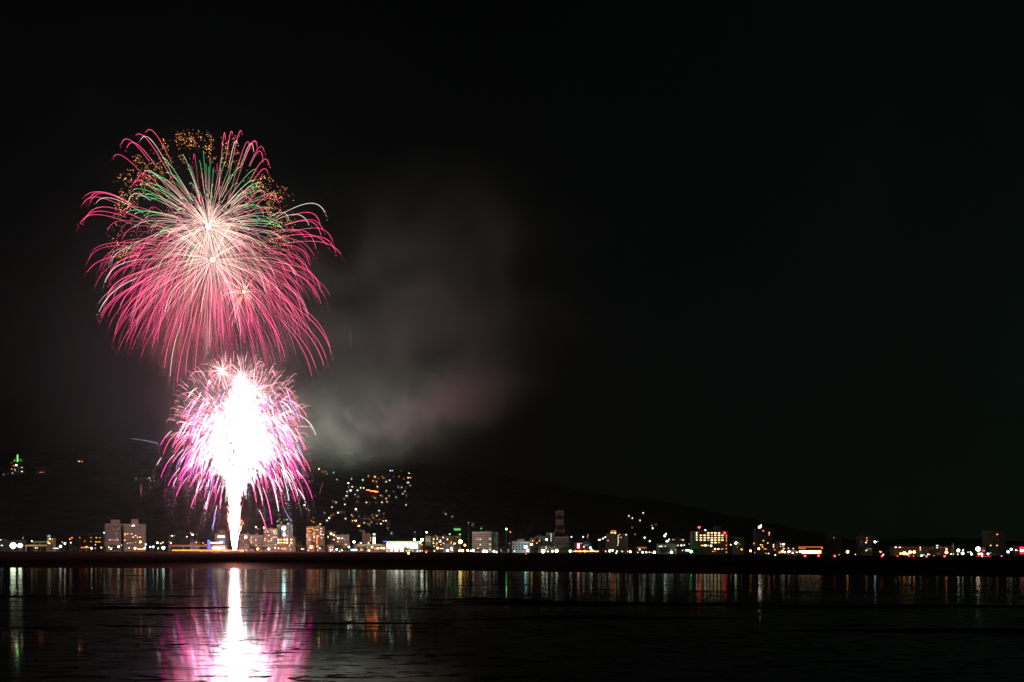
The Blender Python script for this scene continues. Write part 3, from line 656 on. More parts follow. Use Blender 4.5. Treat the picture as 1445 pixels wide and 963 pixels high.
building('gatehouse','small grey gatehouse with an arched lit front','small arched gatehouse',706.5,718,774.5,'concrete',lits((707,777,.9,3.2,'L',1),(717.3,777,.9,3.2,'L',1),(712,774.9,7,.7,'C',.7)),Y=1350,depth=7,gable=True)
b_, f, s = building('office_building','floodlit white office building with a raised middle tower','floodlit white office',722.5,747.5,765.2,'white',dots([(727,773.5,'W')],1.2,.8,.8),grid=(3,6,766.5,777),Y=1372,pent=(730,740,761.2),roofm='same')
building('office_block','beige block with orange lamps beside the floodlit white office','beige block with orange lamps',748,755.5,760,'beige',lits((750,768.4,4,3,'Y',4),(751.5,763.5,1.6,1.4,'A',4)),Y=1400,roofm='same')
building('office_block','grey block carrying one pale round lamp below the striped mast','grey block under the mast',756,771,757.6,'grey',lits((761.2,763.4,1.6,2.0,'O',4),(757.6,766.6,1.8,1.5,'A',3),(762,760,3,.8,'L',.3)),grid=(3,6,759,766),Y=1410,roofm='same')
building('tower_block','grey-green block with a vertical line of stairwell lights','stairwell-lit block',771.2,783,752.6,'grey',dots([(777.6,754.2,'L'),(777.6,757,'L'),(777.5,760.3,'L'),(777.6,763.2,'L')],1.2,1.5,2.2),grid=(4,4,754,764),Y=1415,roofm='same')
building('school','wide pale school building with three rows of dark windows below the striped mast','three-storey school',783.5,803,758.4,'pale',grid=(3,8,760,769),Y=1405,roofm='same')
building('round_hall','low tan hall with a shallow roof behind the green lawn','low tan hall',760,786,771.5,'beige',lits((770.5,773,1.4,6,'L',1.2)),Y=1380,depth=14)
# striped broadcasting mast
def mast():
    Y = 1440; s = PIX*Y; base = land_z(790, Y); root = empty('radio_mast', (P(790,0,Y)[0], Y, base)); z = lambda y: P(790,y,Y)[2]-base
    segs = [(779,753,'steel_red',7.0,6.6),(753,746.5,'steel_white',6.6,5.4),(746.5,740.5,'steel_red',5.4,4.8),(740.5,734,'steel_white',4.8,4.8),(734,728,'steel_red',4.8,4.7),(728,722,'steel_white',4.7,4.7)]
    for (y0, y1, mt, a, c) in segs:
        m = MB(); za, zb = z(y0), z(y1)
        for sx in (-1,1):
            for sy in (-1,1):
                m.bar((sx*a,sy*a,za),(sx*c,sy*c,zb-.02),.55)
        for sx in (-1,1):
            n = 2
            for k in range(n):
                q0, q1 = k/n, (k+1)/n; r0 = a+(c-a)*q0; r1 = a+(c-a)*q1
                for sy in (-1,1):
                    m.bar((-sx*r0,sy*r0,za+(zb-za)*q0),(sx*r1,sy*r1,za+(zb-za)*q1),.3); m.bar((sy*r0,-sx*r0,za+(zb-za)*q0),(sy*r1,sx*r1,za+(zb-za)*q1),.3)
        m.build('lattice_section', M[mt], root)
    for y in (721.6, 734.4, 740.2):
        MB().box(-5.4,5.4,-5.4,5.4,z(y)-.5,z(y)+.7).build('platform', M['steel_white'], root)
    m = MB(); m.bar((0,0,z(722)),(0,0,z(715)),.25); m.build('antenna', M['steel_white'], root)
    for sx in (-3,0,3): child('dish_drum', MB().lathe([(0,-.4),(1.3,-.4),(1.3,.4),(0,.4)],10).mesh('dish_drum', M['steel_white']), root, (sx,-5.6,z(737)), None, (R(90),0,0))
    tag(root, 'tall red and white striped lattice mast rising over the school', 'radio mast'); REFS.append((790,735,'striped mast'))
mast()
# right of the mast
b_, f, s = building('shop','low dark shop with a glowing red and white upright sign','shop with the red sign',811,834,767,'dark',lits((819.5,766.6,4.4,1.3,'W',3.4),(824,772,1.8,1.8,'W',3),(827,769.6,7,.7,'S',.8)),Y=1380)
sign_on(b_, f, s, 816,770.6,2.2,6,'S',6,'red_sign',y=-1.4); sign_on(b_, f, s, 816,770.4,4.6,7.6,'R',1.6,'red_sign_surround',y=-.7)
b_, f, s = building('tower_block','beige tower wearing an orange-lit crown','orange-crowned tower',857,870,754,'beige',dots([(858,763,'A')],1.5,1.3,3),grid=(7,5,755,771),Y=1405,pent=(862,869,748.6),roofm='same')
sign_on(b_, f, s, 863.6,751.8,3,1.4,'A',4,'crown_light',y=1.8); sign_on(b_, f, s, 868,752,2.4,2,'A',5,'crown_light',y=1.8); sign_on(b_, f, s, 866.5,749.2,6,1.0,'O',1.0,'crown_light',y=2.2)
building('tower_block','olive tower with a ladder of pale stairwell lights next to the crowned tower','stair-lit olive tower',870.4,886,754.2,'olive',dots([(872.4,756.4,'L'),(872.6,758.6,'L'),(872.2,760.8,'L'),(872.8,762.8,'L'),(872.4,764.6,'L'),(872.3,766.8,'L'),(871.8,769.6,'L'),(874.4,754.4,'L')],1.5,1.2,2.0)+dots([(876.3,758.7,'O'),(883.5,754.9,'L')],1.8,1.6,3),grid=(7,6,755.5,773),Y=1410,roofm='same')
building('drive_in','low drive-in with a long salmon-lit roof band','salmon-banded drive-in',898,913.5,772.3,'dark',lits((905.7,773.2,14.6,1.7,'O',.85),(902.6,775.6,2,1.6,'W',4)),Y=1372,depth=10)
building('station','long white station hall with a lit canopy','white station hall',929,955,768,'white',lits((931,771.2,2.6,1.3,'C',2.6),(933.8,771.2,2,1.3,'L',3.4),(939,771.2,2,1.3,'L',2.4),(946,776,5,2,'S',.5),(953,776.5,3,3,'A',.5),(945,767.3,12,.7,'L',.5)),grid=(2,8,772.5,778),Y=1372)
building('office_block','dark two-storey row with yellow office windows above the station hall','dark office row',941,968,760.6,'dark',lits((950,761.8,2.6,1.1,'Y',1.4),(963.8,762.2,1.6,1.6,'W',2.4),(960.5,761.8,2,.8,'S',.6),(944,761.6,2,2,'W',3.6),(941.2,764.2,4,1.9,'W',5),(956.8,769.9,1.6,1.7,'W',2.6),(961.5,769.9,2.4,2,'W',4),(965.5,769.5,1.7,1.7,'W',3)),Y=1412)
b_, f, s = building('hospital','large hospital block with a bright amber grid of windows','amber-grid hospital',985.5,1027,750.2,'brown',
    [(x, y, 3.3, 1.7, 'Y' if (i*3+j) % 4 else 'W', 3.6 if (i*5+j*3) % 7 else 1.2) for i, y in enumerate((752.4,755.7,759.1,762.5,765.9)) for j, x in enumerate((989,994.4,999.5,1004.5,1009.4,1014.6,1019.4))
      if not (i == 0 and (j < 2 or j == 6)) and not (i == 4 and (j < 3 or j == 6))]+
    lits((991.5,770,5.4,1.6,'Y',2.2),(995.5,770,4,2.2,'W',4),(999.8,770,2.4,1.4,'Y',2),(1003.6,770.5,2.4,2.8,'W',5),(1009,775,2.6,2.0,'W',3),(1013.6,775,3.6,1.7,'Y',4),(1019,775,3.4,1.4,'L',.9),(1006,778.3,1.8,1.5,'O',3),(1009.5,778.3,3,1,'O',1.2))+
    lits((1025,757,1.6,5,'O',1.6),(1025,762.5,1.6,5,'O',1.3),(1025,769.8,1.8,1.6,'O',2.4),(1025,774.6,2,1.8,'O',2.6),(1025.2,779.4,2.4,1.6,'A',1.6)),Y=1385,depth=20,pent=(1009.5,1018.5,743),roofm='same')
sign_on(b_, f, s, 996,748.4,1.7,1.9,'C',4,'roof_light',y=3)
building('stair_tower','slim grey stair tower with four stacked lights attached beside the hospital','hospital stair tower',976.4,985.2,751,'grey',dots([(983,752.2,'L'),(983.1,755.3,'L'),(983,758.7,'W'),(983.2,762.1,'L')],1.9,1.6,3.6),grid=(6,3,752,770),Y=1388,depth=12,roofm='same')
building('office_block','greenish block lit by one glaring lamp beside the hospital','greenish block',1033.5,1050,758.6,'olive',dots([(1041.5,766,'L'),(1043,768,'Y')],2.4,1.2,.6),grid=(3,5,760,767),Y=1400,roofm='same')
b_, f, s = building('tower_block','tall black apartment tower with a white crest sign and few lit windows','black tower with white crest',1066.5,1090,746.5,'dark',dots([(1077,749.4,'A'),(1085.4,752.2,'S'),(1085.3,755,'O'),(1077.3,763.2,'Y'),(1083.4,766.6,'Y'),(1073.3,769.2,'Y'),(1075.9,769.2,'O'),(1075.9,772,'Y'),(1078.5,774.8,'O'),(1081,775,'O'),(1081,781,'S'),(1084.6,781.3,'S')],2.0,1.5,2.6),grid=(10,7,748,778),Y=1392,roofm='same')
sign_on(b_, f, s, 1072,744,2.6,3,'W',8,y=1); sign_on(b_, f, s, 1074.4,742.2,.9,3.6,'W',5,'crest_fin',y=1)
building('apartment_block','low brown block with pinkish square windows at the foot of the black tower','block with pinkish windows',1090.6,1098.6,765.5,'brown',dots([(1091.5,769,'S'),(1091.5,771.8,'S'),(1095.5,770,'O'),(1093,776,'O')],1.9,1.8,2.6),Y=1396)
building('shop_house','narrow shop house with stacked bright orange windows','stacked-window shop house',1099,1110,764.6,'brown',lits((1105.4,768.3,4.2,2.2,'W',4),(1105.2,771.4,3.2,1.2,'O',2.4),(1101.4,768,1.4,1.8,'C',1.5),(1101.4,771.4,1.4,1.8,'S',1.3),(1106,774.6,2.6,1.5,'Y',3),(1104,778.2,3.8,3,'W',5),(1107.5,779.5,3,2.6,'L',3),(1100.3,779.8,3.4,2.4,'O',3.2)),Y=1380)
building('warehouse','small orange-lit warehouse between shop house and service station','orange warehouse',1115,1127,776.5,'wood',lits((1118,778.2,2.4,1.4,'O',2),(1121.5,777.8,2.2,1.4,'O',1.4),(1124.5,779.6,2.8,1.5,'W',3),(1118.6,780.8,3,1.4,'W',4.5)),Y=1365,gable=True)
b_, f, s = building('service_station','blazing service station with an orange-edged canopy','blazing service station',1131,1160,775.2,'wood',[(1133.5+4.6*i, 779.2, 4.5, 4.6, 'Y' if i % 2 else 'W', 7) for i in range(6)],Y=1362,depth=12)
sign_on(b_, f, s, 1143.5,772.2,34,.9,'O',1.1,'canopy_edge',y=-1.2); sign_on(b_, f, s, 1127.2,773.4,1,2.6,'O',1.0,'canopy_edge',y=-1.2); sign_on(b_, f, s, 1159.6,773.6,1.4,2.8,'O',1.6,'canopy_edge',y=-1.2); sign_on(b_, f, s, 1132.5,774.2,8,.8,'A',.9,'canopy_edge',y=-1.2)
building('tower_block','unlit slab tower barely showing against the night right of the service station','unlit slab tower',1171,1187,752,'dark',dots([(1177,759.1,'L')],1.6,1.4,.5),grid=(8,5,753,780),Y=1420,roofm='same')
building('apartment_block','dark block with three orange lights in a column','block with three orange lights',1214,1231,757,'dark',dots([(1223.2,759.6,'O'),(1223.5,763.2,'O'),(1222,766,'W')],1.9,1.5,3.2)+lits((1226.5,774.8,8,1.2,'C',.28),(1222.6,777,2.2,1.8,'W',2)),grid=(6,5,758.5,780),Y=1400,roofm='same')
building('bus_depot','long low depot with an orange-lit wall behind the fiery lamps','orange-walled depot',1261,1305,772,'wood',lits((1264,772.4,3,1.8,'W',3.6),(1269.6,772.4,2.8,1.6,'W',3),(1298.6,772.6,1.6,1.6,'S',3),(1298.6,775.4,1.6,1.6,'S',2.6),(1298.6,777.8,1.4,1.2,'O',1.6),(1273,772.6,3,.6,'A',.6)),Y=1392,depth=14)
building('factory','long brown factory with small roof lights and one square chimney','brown factory',1306,1342,772,'brown',lits((1322.6,770.2,3.2,1.6,'C',2.2),(1322.2,773,1.8,1.8,'S',3),(1327,772.5,5,.7,'O',.7),(1335.6,775.3,2.6,1.8,'W',3.4),(1334.5,772.8,5,.7,'O',.8),(1315.5,773.2,2,1.3,'O',.6),(1324,781.5,5,1.6,'O',.25)),grid=(2,10,776,782),Y=1396)
building('chimney','square beige chimney standing clear of the brown factory end','square chimney',1344,1346.2,768.4,'beige',lits((1345.1,771,.8,4,'S',.25)),Y=1390,depth=3,roofm='same',cat='chimney')  # no window here: a faint glowing strip put on the shaft
building('shop','low shop with a pink-red sign beside the giant pinkish floodlight','pink-signed shop',1383.5,1391,773.5,'wood',lits((1387.2,772.9,2.6,.9,'Y',1.6),(1387.8,777.4,4.6,2.4,'M',1.6),(1386.5,782.4,5,.9,'A',1.6)),Y=1385)
building('tower_block','black tower at the far right with two yellow windows level with each other','black tower with two level windows',1393.5,1419,750,'dark',dots([(1407.2,754.4,'A'),(1398,770,'Y'),(1407,770,'Y')],2.2,1.8,2.4)+dots([(1394.5,752,'S'),(1403.5,757.5,'S'),(1408.8,762,'S')],1.2,.9,.2),grid=(11,7,752,781),Y=1398,roofm='same')
building('pachinko_hall','hall with a huge red neon front cut off by the photo edge','red neon hall',1437,1452,771,'dark',lits((1443,777.3,8,3.4,'S',7),(1442,773.6,7,3.6,'R',4),(1442.5,781,8,2.6,'R',2.4)),Y=1370)
# long strips on the bank
def strip(px0, px1, py, hgt_, ck, st, Y, name, label, cat):
    s = PIX*Y; x0 = (px0-722.5)*s; x1 = (px1-722.5)*s; z = P(0, py, Y)[2]; g = land_z((px0+px1)/2, Y)
    root = empty(name, ((x0+x1)/2, Y, g)); L = (x1-x0)/2; zl = z-g
    MB().box(-L, L, 0, 1.2, zl-hgt_*s-.9, zl-hgt_*s/2).build('beam', M['concrete'], root)
    MB().box(-L, L, -.15, .1, zl-hgt_*s/2+.003, zl+hgt_*s/2).build('glow_strip', glow(ck, st), root)
    m = MB(); n = max(3, int(L/6))
    for i in range(n):
        x = -L+.5+(2*L-1)*i/(n-1); m = MB().box(x-.35, x+.35, .2, 1.0, min(-.5, zl-hgt_*s-2.5), zl-hgt_*s-.91); m.build('pier', M['concrete'], root)
    tag(root, label, cat); return root
strip(243,344,776.6,.9,'A',2.6,1235,'jetty','long jetty edge lit by a thin warm line running to the fountain','jetty')
strip(238,300,769.6,1.1,'O',.42,1300,'bridge','raised road with a dull orange edge behind the lit jetty','bridge')  # added strip: deck edge glows in place of street-lamp light on the concrete
strip(36,66,769.6,.8,'A',.8,1345,'promenade_wall','low promenade wall edged by a thin amber line leading to the amber shop tower','wall')
strip(47,66,764.5,1.0,'L',.10,1360,'fence','pale fence behind the amber-edged promenade wall','fence')  # fence face glows faintly in place of light falling on it
strip(114,128,772.8,1.3,'O',1.4,1340,'shop_awning','red-orange lit awning before the dark low apartment block','awning')
strip(194,204.5,775.2,1.5,'A',3.2,1330,'shop_awning','amber lit awning at the foot of the amber-windowed twin tower','awning')
strip(397,404,774.3,1.4,'O',3,1345,'shop_awning','curved orange lit awning in front of the amber restaurant','awning')
strip(495,504,776.2,2.0,'C',2.8,1340,'bus_shelter','white lit bus shelter in front of the long market hall','shelter')
strip(806,845,778.2,1.2,'A',3.4,1345,'railing','bright amber lit railing along the bank beyond the school','railing')
strip(967,973,777,2.6,'L',1.8,1345,'bus_shelter','pale green lit shelter next to the green floodlight','shelter')
strip(75,83,774,1.5,'C',1.3,1340,'signboard','low blue-white signboard below the amber shop tower','signboard')
strip(1378,1399,785.4,1.0,'R',.8,1150,'barrier','low barrier of red lights under the giant pinkish floodlight','barrier')
# green cross-shaped neon on the far left hill
REFS += [(566,690,'dimly lit right edge of the hill'),(504,690,'white villas on the ridge'),(455,664,'yellow lamp high on the slope'),(211,676,'ember trail'),(630,726,'dark saddle of the hill')]
REFS = [r for r in REFS if r[2] not in ('dimly lit right edge of the hill','white villas on the ridge','ember trail','dark saddle of the hill','yellow lamp high on the slope')]

# ---------------------------------------------------------------- waterfront lamps
lamp(18.5,770.2,6.6,'L',30,Y=1320,label='bigger of the twin dazzling floodlights at the low flat pavilion')
lamp(28.4,770.2,4.8,'L',30,Y=1322,label='smaller of the twin dazzling floodlights at the low flat pavilion')
REFS.append((23,770,'twin dazzling floodlights'))
LAMPS = '''32.5 759.3 1.2 L;45 764 1.7 W;50 773.4 1.4 W;52.6 773.4 1.4 W;85.3 771.3 2.6 W;91.6 767.2 2.0 W;88 765.2 1.4 Y;100 766 1.5 L;98.5 761 1.6 O;101.5 759 1.5 O;112.6 759 1.3 O;119.6 764 1.4 O;122 772 1.8 S;129.3 774 2.0 W;
134.5 774 1.5 B;143 773 1.8 Y;153.6 772.6 1.7 Y;156.5 774.6 1.9 W;159 773 1.3 W;167.4 771.8 2.4 L;171.5 769.6 1.4 L;178 775 1.2 G;182.2 773.4 1.5 Y;190.6 773.8 2.4 Y;204.6 773.4 2.0 W;205.7 768.5 1.9 W;203 766 1.2 O;198 764.9 2.3 Y;196.6 766.9 1.7 R;147 752 1.7 C;
212 772 1.8 W;216 772 2.2 C;222 766.2 2.0 W;226.8 767.3 1.5 Y;229.6 765.8 1.5 W;223.2 774 1.5 W;230.6 773.2 3.2 C;240 756.4 1.0 S;242.8 756.4 1.6 W;246 756 1.3 O;241 766.4 1.8 W;238.5 764.6 1.1 W;263.6 757.6 1.5 W;269.3 752.6 1.4 W;272 755 2.0 W;277.8 754.2 1.3 R;286.6 766.4 1.5 O;290 769 1.5 O;
346.6 758.4 3.0 Y;361.2 744 1.9 Y;363.8 746.2 1.3 Y;372.4 744.8 1.9 W;363.6 774.9 2.4 A;355 775.3 1.4 W;347.3 776.3 1.3 W;379.5 775 2.3 C;388 773.4 1.5 W;393 774 1.6 W;400.6 745.6 4.6 C;408.5 770.4 1.3 W;410 775.6 1.3 S;
425.8 774.6 1.7 W;428.4 775.2 1.4 W;434.8 777 1.4 W;451.3 774 1.6 W;447.8 771.2 1.9 A;448.6 776.5 1.3 W;467.2 753.6 2.6 A;471 755.4 1.9 W;474 757.2 1.5 O;472 778.4 1.5 B;475 775.4 2.1 W;466.5 778 1.3 W;479.4 778.6 1.3 S;482.5 776.6 1.5 W;492.3 772.2 2.2 C;499.5 765 2.7 L;509.3 766.6 1.7 W;488 768.6 1.7 A;520 766.8 1.8 Y;
552.3 776.3 2.6 W;559.2 775.4 4.2 L;567.2 776.2 3.6 W;546 777.2 1.8 A;573.8 777.2 1.6 W;578 777 1.4 W;582.5 777.4 1.4 W;589 777.6 1.7 C;593 777.6 1.5 W;595.8 777.6 1.4 W;576.5 780.8 2.6 A;584.7 761.8 2.5 W;585.6 751.3 1.0 L;592 765.5 3.2 W;595.5 761.8 3.2 L;595.5 768.8 1.8 O;602 751.3 2.1 L;600.5 777.2 1.4 R;603.5 777.4 1.4 R;601.5 779.5 1.6 A;613 777.6 1.5 C;
634.5 754 1.8 G;649 754.5 1.5 G;649.5 764.6 4.4 Y;656 769.5 2.6 A;631.7 777 2.6 L;648.4 777.4 2.1 W;652.8 777.2 2.8 Y;660 777 2.6 Y;664.4 777.4 1.9 W;668 776.8 2.6 W;661 738 1.2 C;679 746 1.3 G;683 778.2 3.2 W;686.6 778.2 2.8 C;697 778 2.3 W;700.6 779.4 1.9 C;714.6 746.8 2.2 G;720 751 1.6 O;719 767 1.0 L;
741.8 772 3.1 C;744.6 777 2.3 C;742.2 781.6 1.7 R;726 777.8 1.6 C;749.8 768.6 2.2 Y;766.4 778 4.2 L;773 778.4 1.6 L;779.6 778 2.4 L;785.5 777.6 3.3 L;771.4 761.5 2.2 W;804.6 778 2.7 C;812 778 1.9 Y;818 778 1.9 Y;825.2 778 2.3 A;835.2 778 3.2 L;833 773.4 2.4 C;841 778.4 1.7 A;806.5 757.8 1.7 W;822.8 757.8 1.8 C;829.8 755.2 1.4 O;829 758.2 1.2 L;845 762 1.7 W;847 761.8 1.6 W;851 760.2 1.8 W;854.2 758.2 1.6 W;
854.6 778.2 1.7 A;860.4 777.6 2.8 W;864.6 776.8 2.2 Y;870.6 778.2 1.8 W;869.6 780.6 1.7 C;877.6 778.2 2.2 Y;886 778.5 1.6 A;889.6 778.6 2.7 S;902.7 775.8 1.6 W;900 779.8 1.4 W;906.8 779.6 2.1 C;912 779.6 1.9 W;916.5 779.6 1.7 Y;920 780 1.4 Y;923.5 779.6 2.8 W;947.6 779.6 2.8 C;938 756.4 2.1 L;939.8 753.6 1.9 C;963.2 777 1.4 C;975 778.6 3.0 G;972.4 768 1.1 L;
986.6 744.4 2.6 R;1022.6 752.3 2.4 R;1038.4 766.6 2.8 L;1031.2 768.9 1.7 W;1046.5 775.6 1.9 A;1059.2 777.6 2.6 A;1070.8 774.6 2.2 S;1064 767.2 1.5 O;1040.6 772.4 1.2 G;1065 780 1.2 C;1094 783.5 1.7 C;1112.5 774 1.5 O;1113.4 778.6 2.6 C;1119.4 774.4 1.4 W;1112 780 1.3 O;1129 778.5 2.2 W;1136 784.8 1.9 R;1155 784.4 1.9 R;1121.5 784.4 1.0 R;
1178 784.8 1.9 R;1184 783 1.2 L;1196 779 2.6 A;1207 782.6 1.4 S;1234.8 765 2.4 C;1239 764.4 1.1 L;1242.2 779.2 2.2 A;1246.5 783 1.6 W;1244.6 785 1.7 R;1266.5 785 1.4 R;1271 781.5 2.0 A;1276.2 781 3.2 A;1280.4 782.2 2.0 Y;1284 779.4 3.2 Y;1290 779.2 2.6 A;1283 785 1.6 R;1289 784.8 1.4 R;1296 785 1.0 R;1300.4 784.3 2.0 C;1303.6 783.4 1.3 C;1307.6 785.2 1.9 R;1309.5 782.4 1.5 W;1311.6 782.6 1.3 S;1318 784.6 1.0 C;
1333 785.2 1.8 R;1335.6 779.7 2.7 A;1342 782 1.5 W;1345.2 782 1.4 L;1352.4 777 3.2 L;1358.4 781.2 3.0 L;1359.2 776.8 1.8 W;1351.5 782.4 1.5 Y;1366 779.4 1.4 W;1369.5 779.4 1.6 W;1371 782.2 2.1 L;1380.2 775 5.0 S;1381.4 782 2.4 Y;1385 781.8 2.0 W;1386 785.2 1.7 C;1394.2 782 2.2 W;1398.2 780.5 1.1 C;1413.4 785 1.6 M;1422.5 779 2.7 S;1427 775.4 2.5 L;1433.4 776.5 1.5 W;1435.6 777 1.3 S'''
for q in LAMPS.replace('\n', '').split(';'):
    x, y, r, ck = q.split(); x = float(x); y = float(y); r = float(r)
    Yd = None
    if y < 768: Yd = 1372 if not (391 < x < 413) else 1395
    if (x, y) in ((986.6,744.4),(1022.6,752.3)): Yd = 1384
    if 740 < x < 746 and y < 780: Yd = 1362
    lamp(x, y, r*(1.18 if x > 1110 and ck in 'ROA' else 1), ck, Y=Yd)

# ---------------------------------------------------------------- houses and lamps on the hillside
HL = []
def march(px, py):
    Y = 1700.0
    while Y < 3290:
        if hill_z(px, Y) >= CH + (HZ-py)*PIX*Y - 2.0: return Y
        Y += 8
    return 3290.0
house_body = MB().box(-.5,.5,0,.8,-2.2,.55).mesh('wall', M['concrete'])
house_roof = MB().gable(-.58,.58,-.06,.86,.553,.95).mesh('roof', M['tile'])
HOUSES = '''450 662 2.2 2 Y;455 666 1.6 1.5 O;460 666 1.7 1.5 O;461.7 669 1.4 1.3 W;471 667 1.8 1.7 C;475.5 677 1.6 1.5 L;496 676 1.8 1.6 W;491.6 682 2.4 2.2 C;492 687.5 1.5 1.3 C;512 677.5 2 1.8 W;496.5 687.3 4.6 1.5 W;500 687.7 2 1.1 O;503.3 689 3 2.2 W;509 688.7 1.9 1.8 L;513.2 688.8 2.1 1.9 L;504.5 692.2 3.6 1.1 W;494.6 692.4 4.2 1.9 W;489.6 694 2.4 1.1 L;501.2 698 1.8 1.4 W;505.6 701 1.6 1.3 Y;489 700 4 1.5 Y;485.5 704 1.5 1.4 L;504 708.8 1.3 1.1 S;517 709.2 3.2 1.5 Y;486.6 712 2 1.9 W;470.3 707.5 1.5 1.2 Y;474.2 709.2 1.9 1.6 W;468.5 716 2 1.8 L;429.6 713.2 2.4 2.2 L;431.5 718 1.2 1.2 L;444.5 700 1.8 1 S;502 718.6 2.4 2.4 W;458 724 1.5 1.6 C;470 726 2.6 1.3 O;477 723.7 2.4 1.9 S;481 722.8 1.4 1.1 S;485.4 723.7 1.3 1 S;467 728.6 2.2 2.2 A;464.6 731.2 2.4 2.4 W;461.4 734.6 2 2 L;487.6 732 2 2 W;496.2 727 1.6 2 C;497.8 729 1.4 1.6 C;506.5 729 1.5 1.3 S;442 731.6 1.7 1.7 C;440 735 1.9 1.7 O;442.4 737.2 1.8 1.6 A;451.8 740 2.2 2 A;
551 664.6 2.1 2 C;553.8 664.3 1.8 1.7 C;566 665 1.6 .9 S;577.2 668.2 2 1.9 L;520 672 1.8 1.6 Y;529 673 2.8 2.4 O;540 670.2 1.8 1.5 W;539.4 673 1.7 1.5 O;534 675.3 1.5 1.3 Y;541 675 4.6 .8 O;549.3 670.3 1.5 1 R;555.5 673 1.2 1 S;563 672.7 1.6 1.4 O;576 674.4 2.2 1.8 W;579.3 674.4 2 2.6 O;569.7 676 1.6 1.4 S;526.5 678.8 1.9 1.6 A;531.2 680 1.6 1.9 Y;545 680.3 1.9 1.6 W;550 678 1.9 1.7 W;575.8 681.2 4.4 1.4 L;579 685.5 1.6 1.5 Y;532.6 687 2 1.6 W;562 687.5 2.4 1 C;566.8 688 1.8 1.6 C;572.5 688 1.2 1 S;545.3 692.8 1.6 1.5 W;555.5 694.3 1.2 1.5 S;571.3 693.5 1.7 1.4 W;568.4 697 1.8 1.9 L;573.5 699 1.1 1.3 L;559 702 1.5 2.4 L;526.5 701 1.6 1.3 S;529 703 1.7 1.4 W;537 699.4 1.8 1.5 W;539.3 700.4 1.4 1.3 L;549 700 1.8 1.4 Y;545 703.8 2 1.7 Y;546 708.3 1.8 1.7 W;539 709 2 1.7 W;530.5 709.7 1.4 1.2 O;521.5 709.5 1.4 1.2 O;573 712.8 1.9 1.7 Y;
535 721 1.9 1.9 C;525.2 727.4 1.5 1.4 L;531.4 725.8 2 2 W;531.6 728 2.8 1.6 A;535 726 1.3 1.2 C;541.3 725.6 2.6 1.4 S;540.8 729.8 1.7 2 A;541 731.6 1.8 1.2 L;514.3 729.3 3 1.2 W;513 732 1 2.4 W;516.3 732.4 1 2.6 Y;519.4 731.5 2.4 1 A;521.7 733.5 1.3 2.8 Y;526.8 731 1.7 1.4 W;510.6 735.6 1.9 2 A;511.4 738 1.2 1.8 O;514 738 1.8 2 W;518.7 739.2 1.5 1.8 W;521 740 1.4 2.4 Y;524 737.2 1.8 1.8 W;529.3 733 1.1 1.1 O;532.5 735 1.6 2 S;535 733.3 2.2 1.7 A;541 735.4 2.4 1.6 Y;544.6 735.2 2.1 2 W;532 739 1.3 1.2 S;537.6 739.4 2.2 1.8 W;549 737.8 1.4 2 A;547.3 739.2 1.5 1.2 O;508.5 739 1.2 1.6 W;497.5 735 2.6 1.7 A;502 735 4 1.9 Y;506.4 742.4 4.6 2.4 A;508.6 749 1.4 1.4 S;513 750.2 2.4 1.2 S;547 745.6 1.4 1.3 L;552.5 752.6 1.8 1.7 C;
391.5 736 1.6 1.6 W;395 733.2 1.5 1.2 S;397 737.6 1.7 1.5 Y;401 734 1.5 1.4 C;405 733.6 1.7 1.5 W;406.5 739.3 2.6 1.1 L;409 736.8 1.3 1.1 O;411.6 737 1.9 1.7 S;
887.5 728.3 2 2 W;892.4 731.5 1.9 1.8 W;903.2 734.5 2 1.9 W;907.6 724 2.6 1.6 L;920 742 1.8 1.6 W;925.6 740.5 1.4 1.3 S;921 745.7 2.2 2 L;892 745 1.5 1.3 S;896 754.3 1.6 1.6 S;909.7 759 2.4 2.3 L;917 764 2.2 2 C;
626 724 1.2 1 L;629 725.6 1.8 1.4 L;638.2 729.2 1.6 1.4 A;667 740 1.4 1.3 S;
23 656.6 3.4 3 S;19.2 657.6 1.6 1.8 A;16.5 653 1.5 1.4 O;26.6 660.4 1.2 1.1 L;31 660 1.8 1.6 W;16.6 662.4 2 2 O;21 663 1.7 1.6 W;31 665.6 1.9 1.7 W;25.5 665.4 1.1 1 L;17.6 668 1.8 1.4 W;7 668 1.6 1.4 W;5 670 1.5 1.3 W;11 668.6 1 .9 S;20.4 650.2 1.8 1.7 G;30 650.2 1.6 1.4 G;52.8 666.8 2.4 1.7 Y;58 666.8 10 1.0 O;111.5 651.2 3 1.5 Y;115.5 651.3 3 1.1 O;208.2 675.6 1.4 1.6 Y;211 675 1.9 1.8 C;212.4 678.2 1.5 1.3 L;218 678.4 1.7 1.3 S;192 676.3 1.7 1.4 S;199 676 1.2 1 S'''
DIM = {'S'}
# the glowing orange terrace
Yt = march(525, 692)-45; s = PIX*Yt; terr = empty('hill_hotel', P(525, 694, Yt)); 
MB().box(-9.5*s, 9.5*s, 0, 14, -9, 1.2*s).build('wall', M['brown'], terr); MB().box(-9.8*s, 9.8*s, -1, 15, 1.2*s+.01, 1.2*s+1.0).build('roof', M['tile'], terr)
for k in range(8):
    child('window', window_mesh('O', 4 if k in (0,7) else 7), terr, ((-7.7+2.2*k)*s, -.15, (2.6-.36*k+.25*((k*5) % 3))*s-.6*s), (2.1*s, .4, (1.0+.5*((k*3) % 4)/3)*s))
tag(terr, 'long hill hotel with a blazing orange terrace, brightest thing on the slope', 'hotel'); REFS.append((525,692,'blazing orange hill hotel'))
